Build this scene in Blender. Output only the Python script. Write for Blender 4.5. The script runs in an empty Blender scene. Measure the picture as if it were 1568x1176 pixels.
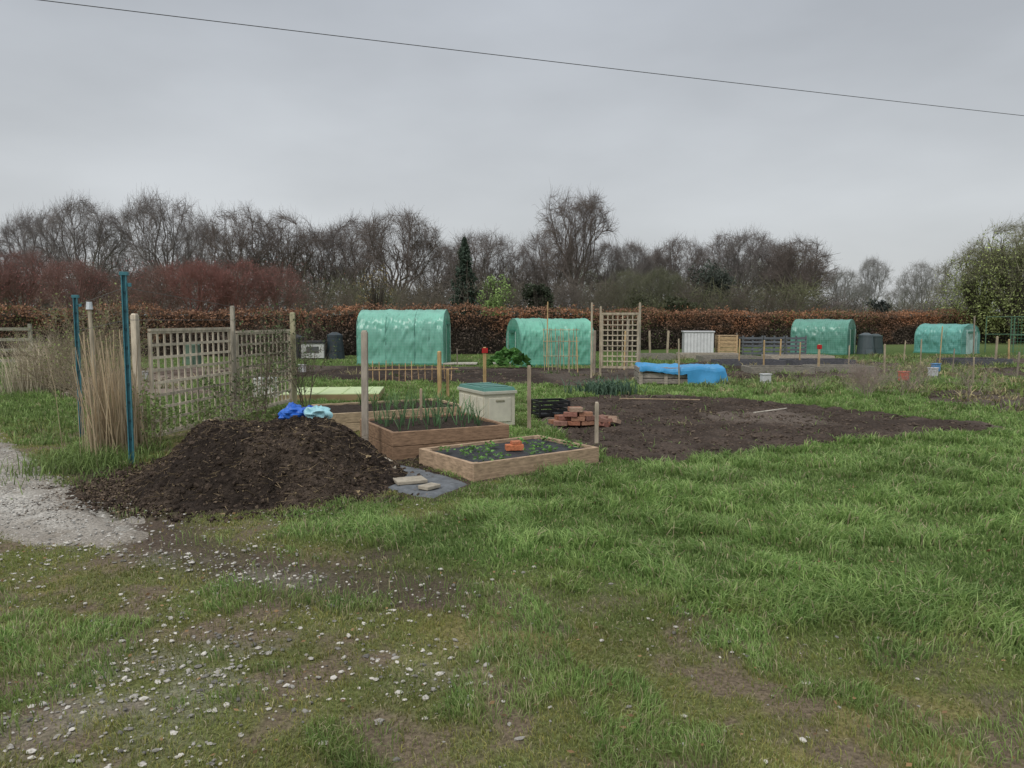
import bpy, math, random
import numpy as np
from mathutils import Vector, Matrix
rng=np.random.default_rng(7); random.seed(7)
scene=bpy.context.scene
COL=scene.collection

# ------------------------------------------------------------------ noise
def _h(ix,iy,s):
    n=(ix*374761393+iy*668265263+s*974634777)&0xffffffff
    n=((n^(n>>13))*1274126177)&0xffffffff
    return ((n^(n>>16))&0xffff)/65535.0
def vn(x,y,s=0):
    x=np.asarray(x,float);y=np.asarray(y,float)
    ix=np.floor(x).astype(np.int64);iy=np.floor(y).astype(np.int64)
    fx=x-ix;fy=y-iy
    fx=fx*fx*(3-2*fx);fy=fy*fy*(3-2*fy)
    a=_h(ix,iy,s);b=_h(ix+1,iy,s);c=_h(ix,iy+1,s);d=_h(ix+1,iy+1,s)
    return (a*(1-fx)+b*fx)*(1-fy)+(c*(1-fx)+d*fx)*fy
def fbm(x,y,s=0,o=4):
    t=0;a=.5;w=0
    for i in range(o):
        t=t+a*vn(x*2**i+i*17.3,y*2**i-i*9.1,s+i);w+=a;a*=.5
    return t/w
def sm(t): t=np.clip(t,0,1);return t*t*(3-2*t)
def sd_poly(x,y,poly):
    x=np.asarray(x,float);y=np.asarray(y,float)
    d=np.full(x.shape,1e9);ins=np.zeros(x.shape,bool);n=len(poly)
    for i in range(n):
        x0,y0=poly[i];x1,y1=poly[(i+1)%n]
        ex,ey=x1-x0,y1-y0
        t=np.clip(((x-x0)*ex+(y-y0)*ey)/(ex*ex+ey*ey),0,1)
        d=np.minimum(d,np.hypot(x-x0-t*ex,y-y0-t*ey))
        c=((y0>y)!=(y1>y))
        with np.errstate(divide='ignore',invalid='ignore'):
            xi=x0+(y-y0)*ex/(ey if ey!=0 else 1e-9)
        ins^=c&(x<xi)
    return np.where(ins,d,-d)
def d_line(x,y,pts):
    d=np.full(np.shape(x),1e9)
    for (x0,y0),(x1,y1) in zip(pts[:-1],pts[1:]):
        ex,ey=x1-x0,y1-y0
        t=np.clip(((x-x0)*ex+(y-y0)*ey)/(ex*ex+ey*ey),0,1)
        d=np.minimum(d,np.hypot(x-x0-t*ex,y-y0-t*ey))
    return d

# ------------------------------------------------------------------ materials
def newmat(name):
    m=bpy.data.materials.new(name);m.use_nodes=True
    nt=m.node_tree;nt.nodes.clear()
    return m,nt,nt.nodes,nt.links
def vmat(name,rough=.85,nscale=30,lo=.7,hi=1.3,bump=.3,bscale=None,trans=0,stretch=(1,1,1),spec=.25,objcol=False,bdist=.01,det=4):
    m,nt,N,L=newmat(name)
    out=N.new('ShaderNodeOutputMaterial');b=N.new('ShaderNodeBsdfPrincipled')
    b.inputs['Roughness'].default_value=rough
    b.inputs['Specular IOR Level'].default_value=spec
    if objcol:
        a=N.new('ShaderNodeObjectInfo');src=a.outputs['Color']
    else:
        a=N.new('ShaderNodeAttribute');a.attribute_name='Col';src=a.outputs['Color']
    if nscale:
        tc=N.new('ShaderNodeTexCoord');mp=N.new('ShaderNodeMapping');mp.inputs['Scale'].default_value=stretch
        L.new(tc.outputs['Object'],mp.inputs[0])
        nz=N.new('ShaderNodeTexNoise');nz.inputs['Scale'].default_value=nscale;nz.inputs['Detail'].default_value=det;nz.inputs['Roughness'].default_value=.65
        L.new(mp.outputs[0],nz.inputs['Vector'])
        mr=N.new('ShaderNodeMapRange');mr.inputs[1].default_value=.3;mr.inputs[2].default_value=.7;mr.inputs[3].default_value=lo;mr.inputs[4].default_value=hi
        L.new(nz.outputs[0],mr.inputs[0])
        vm=N.new('ShaderNodeVectorMath');vm.operation='SCALE'
        L.new(src,vm.inputs[0]);L.new(mr.outputs[0],vm.inputs['Scale'])
        src=vm.outputs[0]
    L.new(src,b.inputs['Base Color'])
    if bump>0 and nscale:
        bp=N.new('ShaderNodeBump');bp.inputs['Strength'].default_value=bump;bp.inputs['Distance'].default_value=bdist
        if bscale:
            n2=N.new('ShaderNodeTexNoise');n2.inputs['Scale'].default_value=bscale;n2.inputs['Detail'].default_value=5
            L.new(mp.outputs[0],n2.inputs['Vector']);L.new(n2.outputs[0],bp.inputs['Height'])
        else: L.new(nz.outputs[0],bp.inputs['Height'])
        L.new(bp.outputs[0],b.inputs['Normal'])
    if trans>0:
        t=N.new('ShaderNodeBsdfTranslucent');L.new(src,t.inputs[0])
        mx=N.new('ShaderNodeMixShader');mx.inputs[0].default_value=trans
        L.new(b.outputs[0],mx.inputs[1]);L.new(t.outputs[0],mx.inputs[2]);L.new(mx.outputs[0],out.inputs[0])
    else: L.new(b.outputs[0],out.inputs[0])
    return m
M_GROUND=vmat('ground_earth',.95,55,.5,1.55,.8,90,spec=.1,bdist=.012)
M_SOIL=vmat('dug_soil',.95,22,.6,1.5,1.0,45,spec=.12,bdist=.03)
M_HEAP=vmat('manure',.95,18,.45,1.7,1.0,60,spec=.1,bdist=.03)
M_GRASS=vmat('grass_blade',.55,0,trans=.3,spec=.35)
M_LEAF=vmat('leaf',.65,0,trans=.25,spec=.25)
M_TWIG=vmat('twig',.9,0,spec=.1)
M_BARK=vmat('bark_distant',.9,0,objcol=True,spec=.1)
M_STONE=vmat('stone',.85,60,.75,1.25,0)
M_WOOD=vmat('timber',.8,14,.6,1.3,.35,stretch=(1,1,.25))
M_BOARD=vmat('board_timber',.8,9,.55,1.35,.35,stretch=(1,1,5))
M_PLAST=vmat('plastic',.45,5,.88,1.1,.05,spec=.45)
M_METAL=vmat('painted_metal',.5,20,.7,1.2,.1,spec=.5)
M_BRICK=vmat('brick',.9,35,.65,1.3,.5)
M_FAB=vmat('woven_fabric',.7,12,.7,1.4,.4,40)
M_SLAB=vmat('stone_slab',.85,14,.7,1.25,.3)

# ------------------------------------------------------------------ mesh helpers
def mesh_np(name,V,F,C=None,mat=None,smooth=False,link=True,mats=None,mi=None,attr=None):
    V=np.ascontiguousarray(V,dtype=np.float32)
    me=bpy.data.meshes.new(name)
    F=[np.asarray(f,dtype=np.int32) for f in F if len(f)]
    idx=np.concatenate([f.ravel() for f in F])
    tot=np.concatenate([np.full(len(f),f.shape[1],np.int32) for f in F])
    st=np.concatenate([[0],np.cumsum(tot)[:-1]]).astype(np.int32)
    me.vertices.add(len(V));me.vertices.foreach_set('co',V.ravel())
    me.loops.add(len(idx));me.loops.foreach_set('vertex_index',idx)
    me.polygons.add(len(tot));me.polygons.foreach_set('loop_start',st)
    for m in (mats or [mat]):
        if m: me.materials.append(m)
    if mi is not None: me.polygons.foreach_set('material_index',np.asarray(mi,np.int32))
    me.update(calc_edges=True)
    me.polygons.foreach_set('use_smooth',np.full(len(tot),bool(smooth)))
    if C is not None:
        C=np.asarray(C,float)
        if C.ndim==1: C=np.tile(C,(len(V),1))
        a=me.color_attributes.new('Col','FLOAT_COLOR','POINT')
        a.data.foreach_set('color',np.hstack([C,np.ones((len(V),1))]).astype(np.float32).ravel())
    if attr is not None:
        a=me.attributes.new('guv','FLOAT_VECTOR','POINT')
        a.data.foreach_set('vector',np.asarray(attr,np.float32).ravel())
    me.validate()
    if not link: return me
    ob=bpy.data.objects.new(name,me);COL.objects.link(ob)
    return ob
class G:
    def __init__(s): s.V=[];s.Q=[];s.T=[];s.C=[];s.n=0
    def add(s,V,C,Q=None,T=None):
        C=np.asarray(C,float)
        if C.ndim==1:C=np.tile(C,(len(V),1))
        s.V.append(V);s.C.append(C)
        if Q is not None and len(Q): s.Q.append(np.asarray(Q)+s.n)
        if T is not None and len(T): s.T.append(np.asarray(T)+s.n)
        s.n+=len(V)
    def obj(s,name,mat,smooth=False,link=True):
        F=[]
        if s.Q:F.append(np.concatenate(s.Q))
        if s.T:F.append(np.concatenate(s.T))
        return mesh_np(name,np.concatenate(s.V),F,np.concatenate(s.C),mat,smooth,link)
def blades(g,P,h,w,lean,az,col,face=None):
    N=len(P);h=np.broadcast_to(h,(N,)).astype(float);w=np.broadcast_to(w,(N,));lean=np.broadcast_to(lean,(N,))
    ph=rng.uniform(0,math.pi,N) if face is None else face
    s=np.stack([np.cos(ph)*w/2,np.sin(ph)*w/2,np.zeros(N)],1)
    l=np.stack([np.cos(az)*lean*h,np.sin(az)*lean*h,np.zeros(N)],1)
    z=np.zeros((N,3));z[:,2]=h
    mid=P+l*.35+z*.58
    tip=P+l+z*(1-.35*lean[:,None]**1.5)
    V=np.stack([P-s,P+s,mid-s*.8,mid+s*.8,tip],1).reshape(-1,3)
    b=np.arange(N)[:,None]*5
    c=np.asarray(col,float)
    if c.ndim==1:c=np.tile(c,(N,1))
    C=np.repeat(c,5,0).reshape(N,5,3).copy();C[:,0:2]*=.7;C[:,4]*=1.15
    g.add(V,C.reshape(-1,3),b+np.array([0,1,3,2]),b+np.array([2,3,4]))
def leaves(g,P,size,col,flat=0.):
    N=len(P);size=np.broadcast_to(size,(N,))[:,None]
    a=rng.normal(size=(N,3));a/=np.linalg.norm(a,axis=1)[:,None]
    b=rng.normal(size=(N,3))
    if flat>0: a[:,2]*=1-flat;b[:,2]*=1-flat
    b-=a*(a*b).sum(1)[:,None];b/=np.linalg.norm(b,axis=1)[:,None]+1e-9
    V=np.stack([P-a*size*.6,P+b*size*.35,P+a*size*.6,P-b*size*.35],1).reshape(-1,3)
    c=np.asarray(col,float)
    if c.ndim==1:c=np.tile(c,(N,1))
    g.add(V,np.repeat(c,4,0),np.arange(N)[:,None]*4+np.array([0,1,2,3]))
def segs(g,P0,P1,R0,R1,col,sides=3):
    P0=np.asarray(P0,float);P1=np.asarray(P1,float);N=len(P0)
    d=P1-P0;d/=np.linalg.norm(d,axis=1)[:,None]+1e-9
    up=np.where(np.abs(d[:,2:3])>.9,np.array([[1.,0,0]]),np.array([[0,0,1.]]))
    a=np.cross(d,up);a/=np.linalg.norm(a,axis=1)[:,None];b=np.cross(d,a)
    R0=np.broadcast_to(R0,(N,));R1=np.broadcast_to(R1,(N,))
    ring=[]
    for P,R in ((P0,R0),(P1,R1)):
        for k in range(sides):
            t=2*math.pi*k/sides
            ring.append(P+(a*math.cos(t)+b*math.sin(t))*R[:,None])
    V=np.stack(ring,1).reshape(-1,3)
    base=np.arange(N)[:,None]*2*sides
    Q=np.concatenate([base+np.array([k,(k+1)%sides,sides+(k+1)%sides,sides+k]) for k in range(sides)])
    c=np.asarray(col,float)
    if c.ndim==1:c=np.tile(c,(N,1))
    g.add(V,np.repeat(c,2*sides,0),Q)
def icov():
    t=(1+5**.5)/2
    v=np.array([(-1,t,0),(1,t,0),(-1,-t,0),(1,-t,0),(0,-1,t),(0,1,t),(0,-1,-t),(0,1,-t),(t,0,-1),(t,0,1),(-t,0,-1),(-t,0,1)],float)
    v/=np.linalg.norm(v[0])
    f=np.array([(0,11,5),(0,5,1),(0,1,7),(0,7,10),(0,10,11),(1,5,9),(5,11,4),(11,10,2),(10,7,6),(7,1,8),(3,9,4),(3,4,2),(3,2,6),(3,6,8),(3,8,9),(4,9,5),(2,4,11),(6,2,10),(8,6,7),(9,8,1)])
    return v,f
IV,IF=icov()
def stones(g,P,S,col,flat=.55):
    N=len(P);S=np.broadcast_to(S,(N,))
    V=IV[None]*(1+rng.uniform(-.25,.25,(N,12,1)))
    V=V*np.stack([rng.uniform(.8,1.4,N),rng.uniform(.6,1,N),np.full(N,flat)],1)[:,None,:]*S[:,None,None]
    t=rng.uniform(0,6.28,N);c,s=np.cos(t)[:,None],np.sin(t)[:,None]
    X=V[:,:,0]*c-V[:,:,1]*s;Y=V[:,:,0]*s+V[:,:,1]*c
    V=np.stack([X,Y,V[:,:,2]],2)+P[:,None,:]
    c=np.asarray(col,float)
    if c.ndim==1:c=np.tile(c,(N,1))
    g.add(V.reshape(-1,3),np.repeat(c,12,0),None,(np.arange(N)[:,None,None]*12+IF[None]).reshape(-1,3))
class PB:
    def __init__(s): s.v=[];s.f=[];s.c=[];s.m=[]
    def box(s,c,size,col,rz=0,m=0,R=None,taper=1.0,jit=.1):
        k=1+random.uniform(-jit,jit)
        M=R if R is not None else Matrix.Rotation(rz,3,'Z')
        b=len(s.v)
        for z in (-.5,.5):
            for x,y in ((-.5,-.5),(.5,-.5),(.5,.5),(-.5,.5)):
                t=taper if z>0 else 1
                p=M@Vector((x*size[0]*t,y*size[1]*t,z*size[2]))
                s.v.append((p.x+c[0],p.y+c[1],p.z+c[2]));s.c.append([q*k for q in col])
        for f in ((0,3,2,1),(4,5,6,7),(0,1,5,4),(1,2,6,5),(2,3,7,6),(3,0,4,7)):
            s.f.append([b+i for i in f]);s.m.append(m)
    def cyl(s,p0,p1,r0,r1,col,n=10,m=0):
        p0=Vector(p0);p1=Vector(p1);d=(p1-p0).normalized()
        a=d.orthogonal().normalized();q=d.cross(a);b=len(s.v)
        for P,r in ((p0,r0),(p1,r1)):
            for k in range(n):
                t=2*math.pi*k/n;w=P+a*math.cos(t)*r+q*math.sin(t)*r
                s.v.append(tuple(w));s.c.append(list(col))
        for k in range(n):
            s.f.append([b+k,b+(k+1)%n,b+n+(k+1)%n,b+n+k]);s.m.append(m)
        s.f.append([b+k for k in range(n)][::-1]);s.m.append(m)
        s.f.append([b+n+k for k in range(n)]);s.m.append(m)
    def obj(s,name,mats,bevel=0,loc=(0,0,0),rz=0):
        me=bpy.data.meshes.new(name);me.from_pydata(s.v,[],s.f)
        for m in (mats if isinstance(mats,list) else [mats]): me.materials.append(m)
        me.polygons.foreach_set('material_index',s.m)
        a=me.color_attributes.new('Col','FLOAT_COLOR','POINT')
        a.data.foreach_set('color',[q for c in s.c for q in (*c,1)])
        me.update()
        ob=bpy.data.objects.new(name,me);COL.objects.link(ob)
        ob.location=loc;ob.rotation_euler[2]=rz
        if bevel:
            md=ob.modifiers.new('bevel','BEVEL');md.width=bevel;md.segments=2;md.limit_method='ANGLE'
        return ob

# ------------------------------------------------------------------ layout (metres; camera stands at the origin looking +Y)
PLOT_MAIN=[(.4,12.3),(.8,9.6),(1.15,8.7),(1.6,8.35),(3.2,9.15),(5.2,10.1),(7.4,11.3),(5.7,13.7),(4.2,15.4),(2.6,15.7),(1.1,15.0)]
PLOT_FAR=[(-7.5,25.2),(4.2,24.3),(3.8,20.3),(1.7,18.2),(-.6,18.6),(-4.,20),(-7.5,21.5)]
PLOT_LEFT=[(-13,24),(-8.2,24.5),(-8.2,18),(-5.4,15.5),(-9.5,15.5)]
PLOT_R1=[(8.8,12.9),(12,13.8),(13.8,17.3),(9.2,16.4),(8.1,14.7)]
PLOT_R2=[(5.6,20.8),(10,20.5),(14,27),(9,31),(5.5,26)]
PLOT_R3=[(14,20.5),(22,22),(25,25.5),(15,24.5)]
PLOT_R4=[(17,27.5),(26,28.5),(28,31.5),(17.5,31)]
PLOTS=[PLOT_MAIN,PLOT_FAR,PLOT_LEFT,PLOT_R1,PLOT_R2,PLOT_R3,PLOT_R4]
PATH=[(-15,19),(-11,14.5),(-8.5,12.0),(-6.2,9.2),(-4.4,7.1),(-3.3,5.95),(-2.75,5.4),(-3.4,5.3),(-4.4,5.8),(-7,7.2),(-14,10.5),(-20,14)]
MUD=[(-4.4,7.9),(-3.7,6.8),(-3.0,5.85),(-2.2,5.15),(-1.36,4.65),(-.5,4.35)]
FABRIC=[(-1.85,8.95),(-1.45,8.42),(-1.15,8.12),(-.42,7.25),(-.72,6.65),(-1.25,7.1),(-1.75,8.1)]
HC=(-2.47,7.6);HR=(1.4,1.35)
def rect(near,ang,a,b):
    e1=(math.cos(ang),math.sin(ang));e2=(-e1[1],e1[0])
    p=lambda s,t:(near[0]+e1[0]*s+e2[0]*t,near[1]+e1[1]*s+e2[1]*t)
    return [p(0,0),p(a,0),p(a,b),p(0,b)]
BEDA=((-.38,7.36),math.radians(36),1.68,1.12)
BEDB=((-1.37,8.5),math.radians(27),1.5,1.35)
BEDC=((-2.55,10.55),math.radians(27),2.1,1.35)
BEDS=[rect(*BEDA),rect(*BEDB),rect(*BEDC)]
def Hh(x,y):
    near=sm((40-np.hypot(x,y))/20)
    return (.05*(vn(x*.45,y*.45,3)-.5)+.02*(vn(x*1.7,y*1.7,5)-.5))*near*1.0
def heapz(x,y):
    dx=(x-HC[0])/HR[0];dy=(y-HC[1])/HR[1]
    a=np.arctan2(dy,dx)
    r=np.hypot(dx,dy)*(1+.14*(vn(a*1.6+9,a*0+2,4)-.5))
    z=.53*(1-sm((r-.42)/.62))
    z=z*(.80+.34*fbm(x*1.5,y*1.5,8,3))
    return z,r
LUSH=[(-2.5,6.1),(-2.0,5.5),(-.8,4.6),(.4,3.7),(2.1,2.9),(4,2.2),(9,1),(30,1),(30,60),(-.4,60),(-.4,9),(-1,6.6),(-2.2,6.2)]
VERGE=[(-6.6,14),(-5.6,9.3),(-4.6,7.6),(-3.9,7.2),(-4.2,8.4),(-4.9,9.8),(-5,14)]
def masks(x,y):
    n=fbm(x*1.3,y*1.3,21,3)-.5
    lush=sm((sd_poly(x,y,LUSH)+n*1.6+.25)/1.2)
    lush=np.maximum(lush,sm((y-10)/2.5)*.85)
    lush=np.maximum(lush,sm((sd_poly(x,y,VERGE)+.05)/.2))
    mud=np.exp(-(d_line(x,y,MUD)/(.36+n*.4))**2)
    mud=np.maximum(mud,np.exp(-(np.hypot(x+.92,(y-5.05)*1.0)/.2)**2)*.9)
    path=sm((sd_poly(x,y,PATH)+n*.35+.08)/.16)
    _,r=heapz(x,y);heap=1-sm((r+n*.3-.98)/.22)
    grav=np.exp(-(np.hypot(x+1.55,(y-3.2))/(.55+n*.5))**2)+.6*np.exp(-(np.hypot(x+2.3,y-2.6)/.45)**2)+.6*np.exp(-(np.hypot(x+.35,y-3.3)/.25)**2)+.7*np.exp(-(d_line(x,y,[(-3.2,5.3),(-2.3,4.95),(-1.3,4.55)])/.15)**2)
    return lush,mud,path,heap,np.clip(grav,0,1)
def bare(x,y): return .6*fbm(x*2.2,y*2.2,71,4)+.4*fbm(x*7,y*7,73,3)

# ------------------------------------------------------------------ ground
def axis(lo,a,b,hi,st,g=1.05):
    m=list(np.arange(a,b,st));L=[];R=[]
    s=st;v=a
    while v>lo: s*=g;v-=s;L.append(v)
    s=st;v=m[-1]
    while v<hi: s*=g;v+=s;R.append(v)
    return np.array(L[::-1]+m+R)
xs=axis(-420,-7,7.5,420,.045);ys=axis(-60,1.6,12,600,.045)
X,Y=np.meshgrid(xs,ys);x=X.ravel();y=Y.ravel()
lush,mud,path,heap,grav=masks(x,y)
z=Hh(x,y)+.016*(fbm(x*9,y*9,31,2)-.5)*sm((20-y)/5)-.015*mud*(y<12)
big=fbm(x*.8,y*.8,41,3);fine=fbm(x*5,y*5,51,3);br_=bare(x,y)
def mixc(a,b,t): return a*(1-t[:,None])+b*t[:,None]
A=np.array
c=np.tile(A([.165,.13,.09]),(len(x),1))
c=mixc(c,A([.13,.15,.048]),sm((br_-.38)/.12)*.85)
c=mixc(c,A([.23,.21,.065]),sm((big-.46)/.15)*sm((fine-.46)/.15)*.6)
c=mixc(c,A([.075,.115,.032]),lush)
c=mixc(c,A([.14,.18,.07]),sm((y-35)/20))
c=mixc(c,A([.085,.064,.05]),np.clip(mud*1.2,0,1)*.85)
c=mixc(c,A([.27,.25,.215]),grav*.5*sm((fine-.4)/.15))
c=mixc(c,A([.36,.34,.30]),path)
c=mixc(c,A([.05,.038,.03]),heap)
for p in PLOTS: c=mixc(c,A([.07,.053,.042]),sm((sd_poly(x,y,p)+.05)/.2))
for p in BEDS+[FABRIC]: c=mixc(c,A([.08,.062,.048]),sm((sd_poly(x,y,p)+.15)/.1))
nx=len(xs);ny=len(ys)
ii=(np.arange(ny-1)[:,None]*nx+np.arange(nx-1)[None]).ravel()
mesh_np('ground',np.stack([x,y,z],1),[np.stack([ii,ii+1,ii+nx+1,ii+nx],1)],c,M_GROUND,True)

def sheet(name,poly,res,lift,colf,mat,edge=.12,rough=.03,freq=7,off=.03,nedge=.12):
    P=A(poly);lo=P.min(0)-.3;hi=P.max(0)+.3
    xs=np.arange(lo[0],hi[0],res);ys=np.arange(lo[1],hi[1],res)
    X,Y=np.meshgrid(xs,ys);x=X.ravel();y=Y.ravel()
    s=sd_poly(x,y,poly)+nedge*(fbm(x*3,y*3,77,2)-.5)*2
    t=sm((s+edge*.5)/edge)
    z=Hh(x,y)-off+t*(lift+off)+t*rough*(fbm(x*freq,y*freq,61,3)-.5)*2
    nx=len(xs);ny=len(ys)
    ii=(np.arange(ny-1)[:,None]*nx+np.arange(nx-1)[None]).ravel()
    Q=np.stack([ii,ii+1,ii+nx+1,ii+nx],1)
    ok=(s[Q]>-edge).all(1)
    Q=Q[ok];u,inv=np.unique(Q,return_inverse=True);Q=inv.reshape(-1,4)
    V=np.stack([x,y,z],1)[u]
    return mesh_np(name,V,[Q],colf(V[:,0],V[:,1]),mat,True)
def soilcol(k=1.):
    def f(x,y):
        n=fbm(x*2,y*2,91,3);m=fbm(x*.5,y*.5,95,2)
        c=mixc(np.tile(A([.06,.045,.036])*k,(len(x),1)),A([.11,.084,.068])*k,sm((n-.4)/.3)*.6)
        return mixc(c,A([.18,.148,.122])*k,sm((m-.42)/.2)*.65)
    return f
sheet('vegetable_plot',PLOT_MAIN,.045,.035,soilcol(1.),M_SOIL,rough=.06,freq=5)
sheet('vegetable_plot',PLOT_FAR,.1,.06,soilcol(.7),M_SOIL,.3,.05,3)
sheet('vegetable_plot',PLOT_LEFT,.1,.06,soilcol(1.7),M_SOIL,.3,.04,3)
sheet('vegetable_plot',PLOT_R1,.07,.05,soilcol(.8),M_SOIL,.2,.05,4)
sheet('vegetable_plot',PLOT_R2,.12,.06,soilcol(.8),M_SOIL,.3,.05,3)
sheet('vegetable_plot',PLOT_R3,.12,.06,soilcol(.8),M_SOIL,.3,.05,3)
sheet('vegetable_plot',PLOT_R4,.14,.06,soilcol(.8),M_SOIL,.3,.05,3)
def pathcol(x,y):
    n=fbm(x*4,y*4,92,3)
    e=sm((sd_poly(x,y,PATH))/.5)
    c=mixc(np.tile(A([.48,.455,.41]),(len(x),1)),A([.27,.24,.2]),sm((n-.48)/.2)*.75)
    return mixc(np.tile(A([.22,.19,.155]),(len(x),1)),c,.3+.7*e)
sheet('gravel_path',PATH,.05,.012,pathcol,M_GROUND,.2,.012,6,.02,.3)
sheet('weed_membrane',FABRIC,.03,.02,lambda x,y:np.tile(A([.13,.14,.15]),(len(x),1)),M_FAB,.05,.012,5,.02,.02)

g=G()
for p,n,s in ((PLOT_MAIN,9000,.010),(PLOT_FAR,2500,.03),(PLOT_R1,900,.025),(PLOT_R2,1200,.035),(PLOT_R3,700,.04),(PLOT_R4,700,.04),(PLOT_LEFT,800,.04)):
    Pn=A(p);q=rng.uniform(Pn.min(0),Pn.max(0),(n*2,2));q=q[sd_poly(q[:,0],q[:,1],p)>.05][:n]
    S=s*rng.gamma(2.,.5,len(q));k=rng.uniform(.6,1.5,len(q))[:,None]
    stones(g,np.c_[q,Hh(q[:,0],q[:,1])+.04],S,A([[.10,.077,.06]])*k,.6)
g.obj('soil_clods',M_SOIL)

g=G()
q=rng.uniform([-9,5],[-2.5,13],(40000,2));sq=sd_poly(q[:,0],q[:,1],PATH)+.3*(fbm(q[:,0]*3,q[:,1]*3,77,2)-.5)
q=q[(sq>-.12)&(rng.random(len(q))<np.clip(.25+sq*2,0,1))]
k=rng.uniform(.3,1.05,len(q))[:,None]
stones(g,np.c_[q,Hh(q[:,0],q[:,1])+.014],rng.uniform(.005,.013,len(q)),A([[.6,.575,.525]])*k)
q=rng.uniform([-4,1.9],[3.4,6.6],(42000,2))
lu,mu,pa,he,gr=masks(q[:,0],q[:,1])
cl=fbm(q[:,0]*2.2,q[:,1]*2.2,15,3)
pr=(1-lu)*(.03+.12*sm((cl-.5)/.15)+.45*gr)+.10*mu*(1-lu)
q=q[(rng.random(len(q))<pr)&(he<.3)]
k=rng.uniform(.25,1.2,len(q))[:,None]
stones(g,np.c_[q,Hh(q[:,0],q[:,1])+.006],np.minimum(rng.gamma(2.2,.0028,len(q))+.003,.018),A([[.55,.52,.47]])*k,.45)
g.obj('loose_gravel',M_STONE)

# ------------------------------------------------------------------ grass
def grass(N,r0,r1,a0,a1,e=.55):
    r=(rng.random(N)*(r1**e-r0**e)+r0**e)**(1/e)
    th=rng.uniform(a0,a1,N);x=r*np.sin(th);y=r*np.cos(th)
    lu,mu,pa,he,gr=masks(x,y)
    keep=(1-he)*(1-pa)*(1-np.clip(mu*1.15,0,1)*.90)*(1-.55*gr)
    pat=bare(x,y)
    keep*=lu+(1-lu)*(.30+.70*sm((pat-.38)/.12))
    nn=.12*(fbm(x*3,y*3,77,2)-.5)*2
    for p in PLOTS:
        s=sd_poly(x,y,p)+nn;keep*=1-.985*sm((s+.05)/.12)
    for p in BEDS+[FABRIC]: keep*=(sd_poly(x,y,p)<-.03)
    k=rng.random(N)<keep
    x,y,r,lu,pat=x[k],y[k],r[k],lu[k],pat[k];n=len(x)
    cl=fbm(x*3.2,y*3.2,81,3);c2=vn(x*9,y*9,83)
    tuft=sm((cl-.46)/.14);gt=sm((fbm(x*1.9,y*1.9,111,3)-.57)/.06)
    h=(.014+.022*rng.random(n)+.035*gt)*(1-lu)+lu*(.024+.085*tuft+.03*c2)*rng.uniform(.4,1.3,n)
    w=(.0024+.00085*r)*(.7+.6*rng.random(n))*(.85+.3*lu)
    ang=vn(x*2.3,y*2.3,87)*7+rng.normal(0,1.4,n)
    lean=np.clip(rng.normal(.5,.3,n)+.25*tuft*lu,.05,1.3)
    t=rng.random(n)[:,None]
    green=A([[.125,.23,.055]])*(1-t)+A([[.32,.43,.145]])*t
    green=green*(.58+.75*fbm(x*1.6,y*1.6,99,3)+.2*tuft)[:,None]
    worn=A([[.35,.315,.10]])*(1-t)+A([[.20,.25,.08]])*t
    worn=worn*(.7+.6*vn(x*2,y*2,101))[:,None]
    l2=np.clip(lu+.75*gt+.3*sm((pat-.5)/.08),0,1)[:,None]
    col=green*l2+worn*(1-l2)
    yl=rng.random(n)<(.07+.10*(1-lu))
    col[yl]=A([.5,.44,.27])*rng.uniform(.6,1.1,(yl.sum(),1))
    P=np.c_[x,y,Hh(x,y)-.004]
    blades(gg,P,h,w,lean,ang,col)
gg=G()
grass(600000,1.9,20,-.82,.82)
grass(55000,18,34,-.8,.8)
gg.obj('grass',M_GRASS)

g=G()
q=rng.uniform([-4,2.2],[5,7],(1100,2));lu,mu,pa,he,gr=masks(q[:,0],q[:,1]);q=q[(he<.2)&(pa<.3)]
leaves(g,np.c_[q,Hh(q[:,0],q[:,1])+.03],rng.uniform(.012,.03,len(q)),A([[.26,.16,.08]])*rng.uniform(.5,1.6,(len(q),1)),.7)
g.obj('fallen_leaves',M_LEAF)

# ------------------------------------------------------------------ manure heap
n=170;u=np.linspace(-1.35,1.35,n);U,W=np.meshgrid(u,u);x=HC[0]+U.ravel()*HR[0];y=HC[1]+W.ravel()*HR[1]
z,r=heapz(x,y)
rough=(fbm(x*4,y*4,11,4)-.5)*.2+(fbm(x*16,y*16,13,2)-.5)*.06
z=Hh(x,y)+z+rough*(1-sm((r-.8)/.35))-.05*sm((r-.95)/.2)+.012
ii=(np.arange(n-1)[:,None]*n+np.arange(n-1)[None]).ravel()
nn=fbm(x*2.2,y*2.2,17,3)
c=mixc(np.tile(A([.034,.026,.021]),(len(x),1)),A([.09,.068,.052]),sm((nn-.45)/.2)*.7)
g=G();g.add(np.stack([x,y,z],1),c,np.stack([ii,ii+1,ii+n+1,ii+n],1))
zi=z.reshape(n,n)
def heaptop(px,py):
    i=np.clip(((px-HC[0])/HR[0]+1.35)/2.7*(n-1),0,n-1.001);j=np.clip(((py-HC[1])/HR[1]+1.35)/2.7*(n-1),0,n-1.001)
    a=i.astype(int);b=j.astype(int);fi=i-a;fj=j-b
    return (zi[b,a]*(1-fi)+zi[b,a+1]*fi)*(1-fj)+(zi[b+1,a]*(1-fi)+zi[b+1,a+1]*fi)*fj
def hpts(N,R):
    rr=np.sqrt(rng.random(N))*R;tt=rng.uniform(0,6.283,N);return HC[0]+rr*np.cos(tt)*HR[0],HC[1]+rr*np.sin(tt)*HR[1]
px,py=hpts(20000,1.25);kk=rng.random(len(px))<.15+.85*sm((fbm(px*2.2,py*2.2,17,3)-.42)/.12);px=px[kk];py=py[kk];N=len(px)
t=rng.random(N)[:,None]
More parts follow.
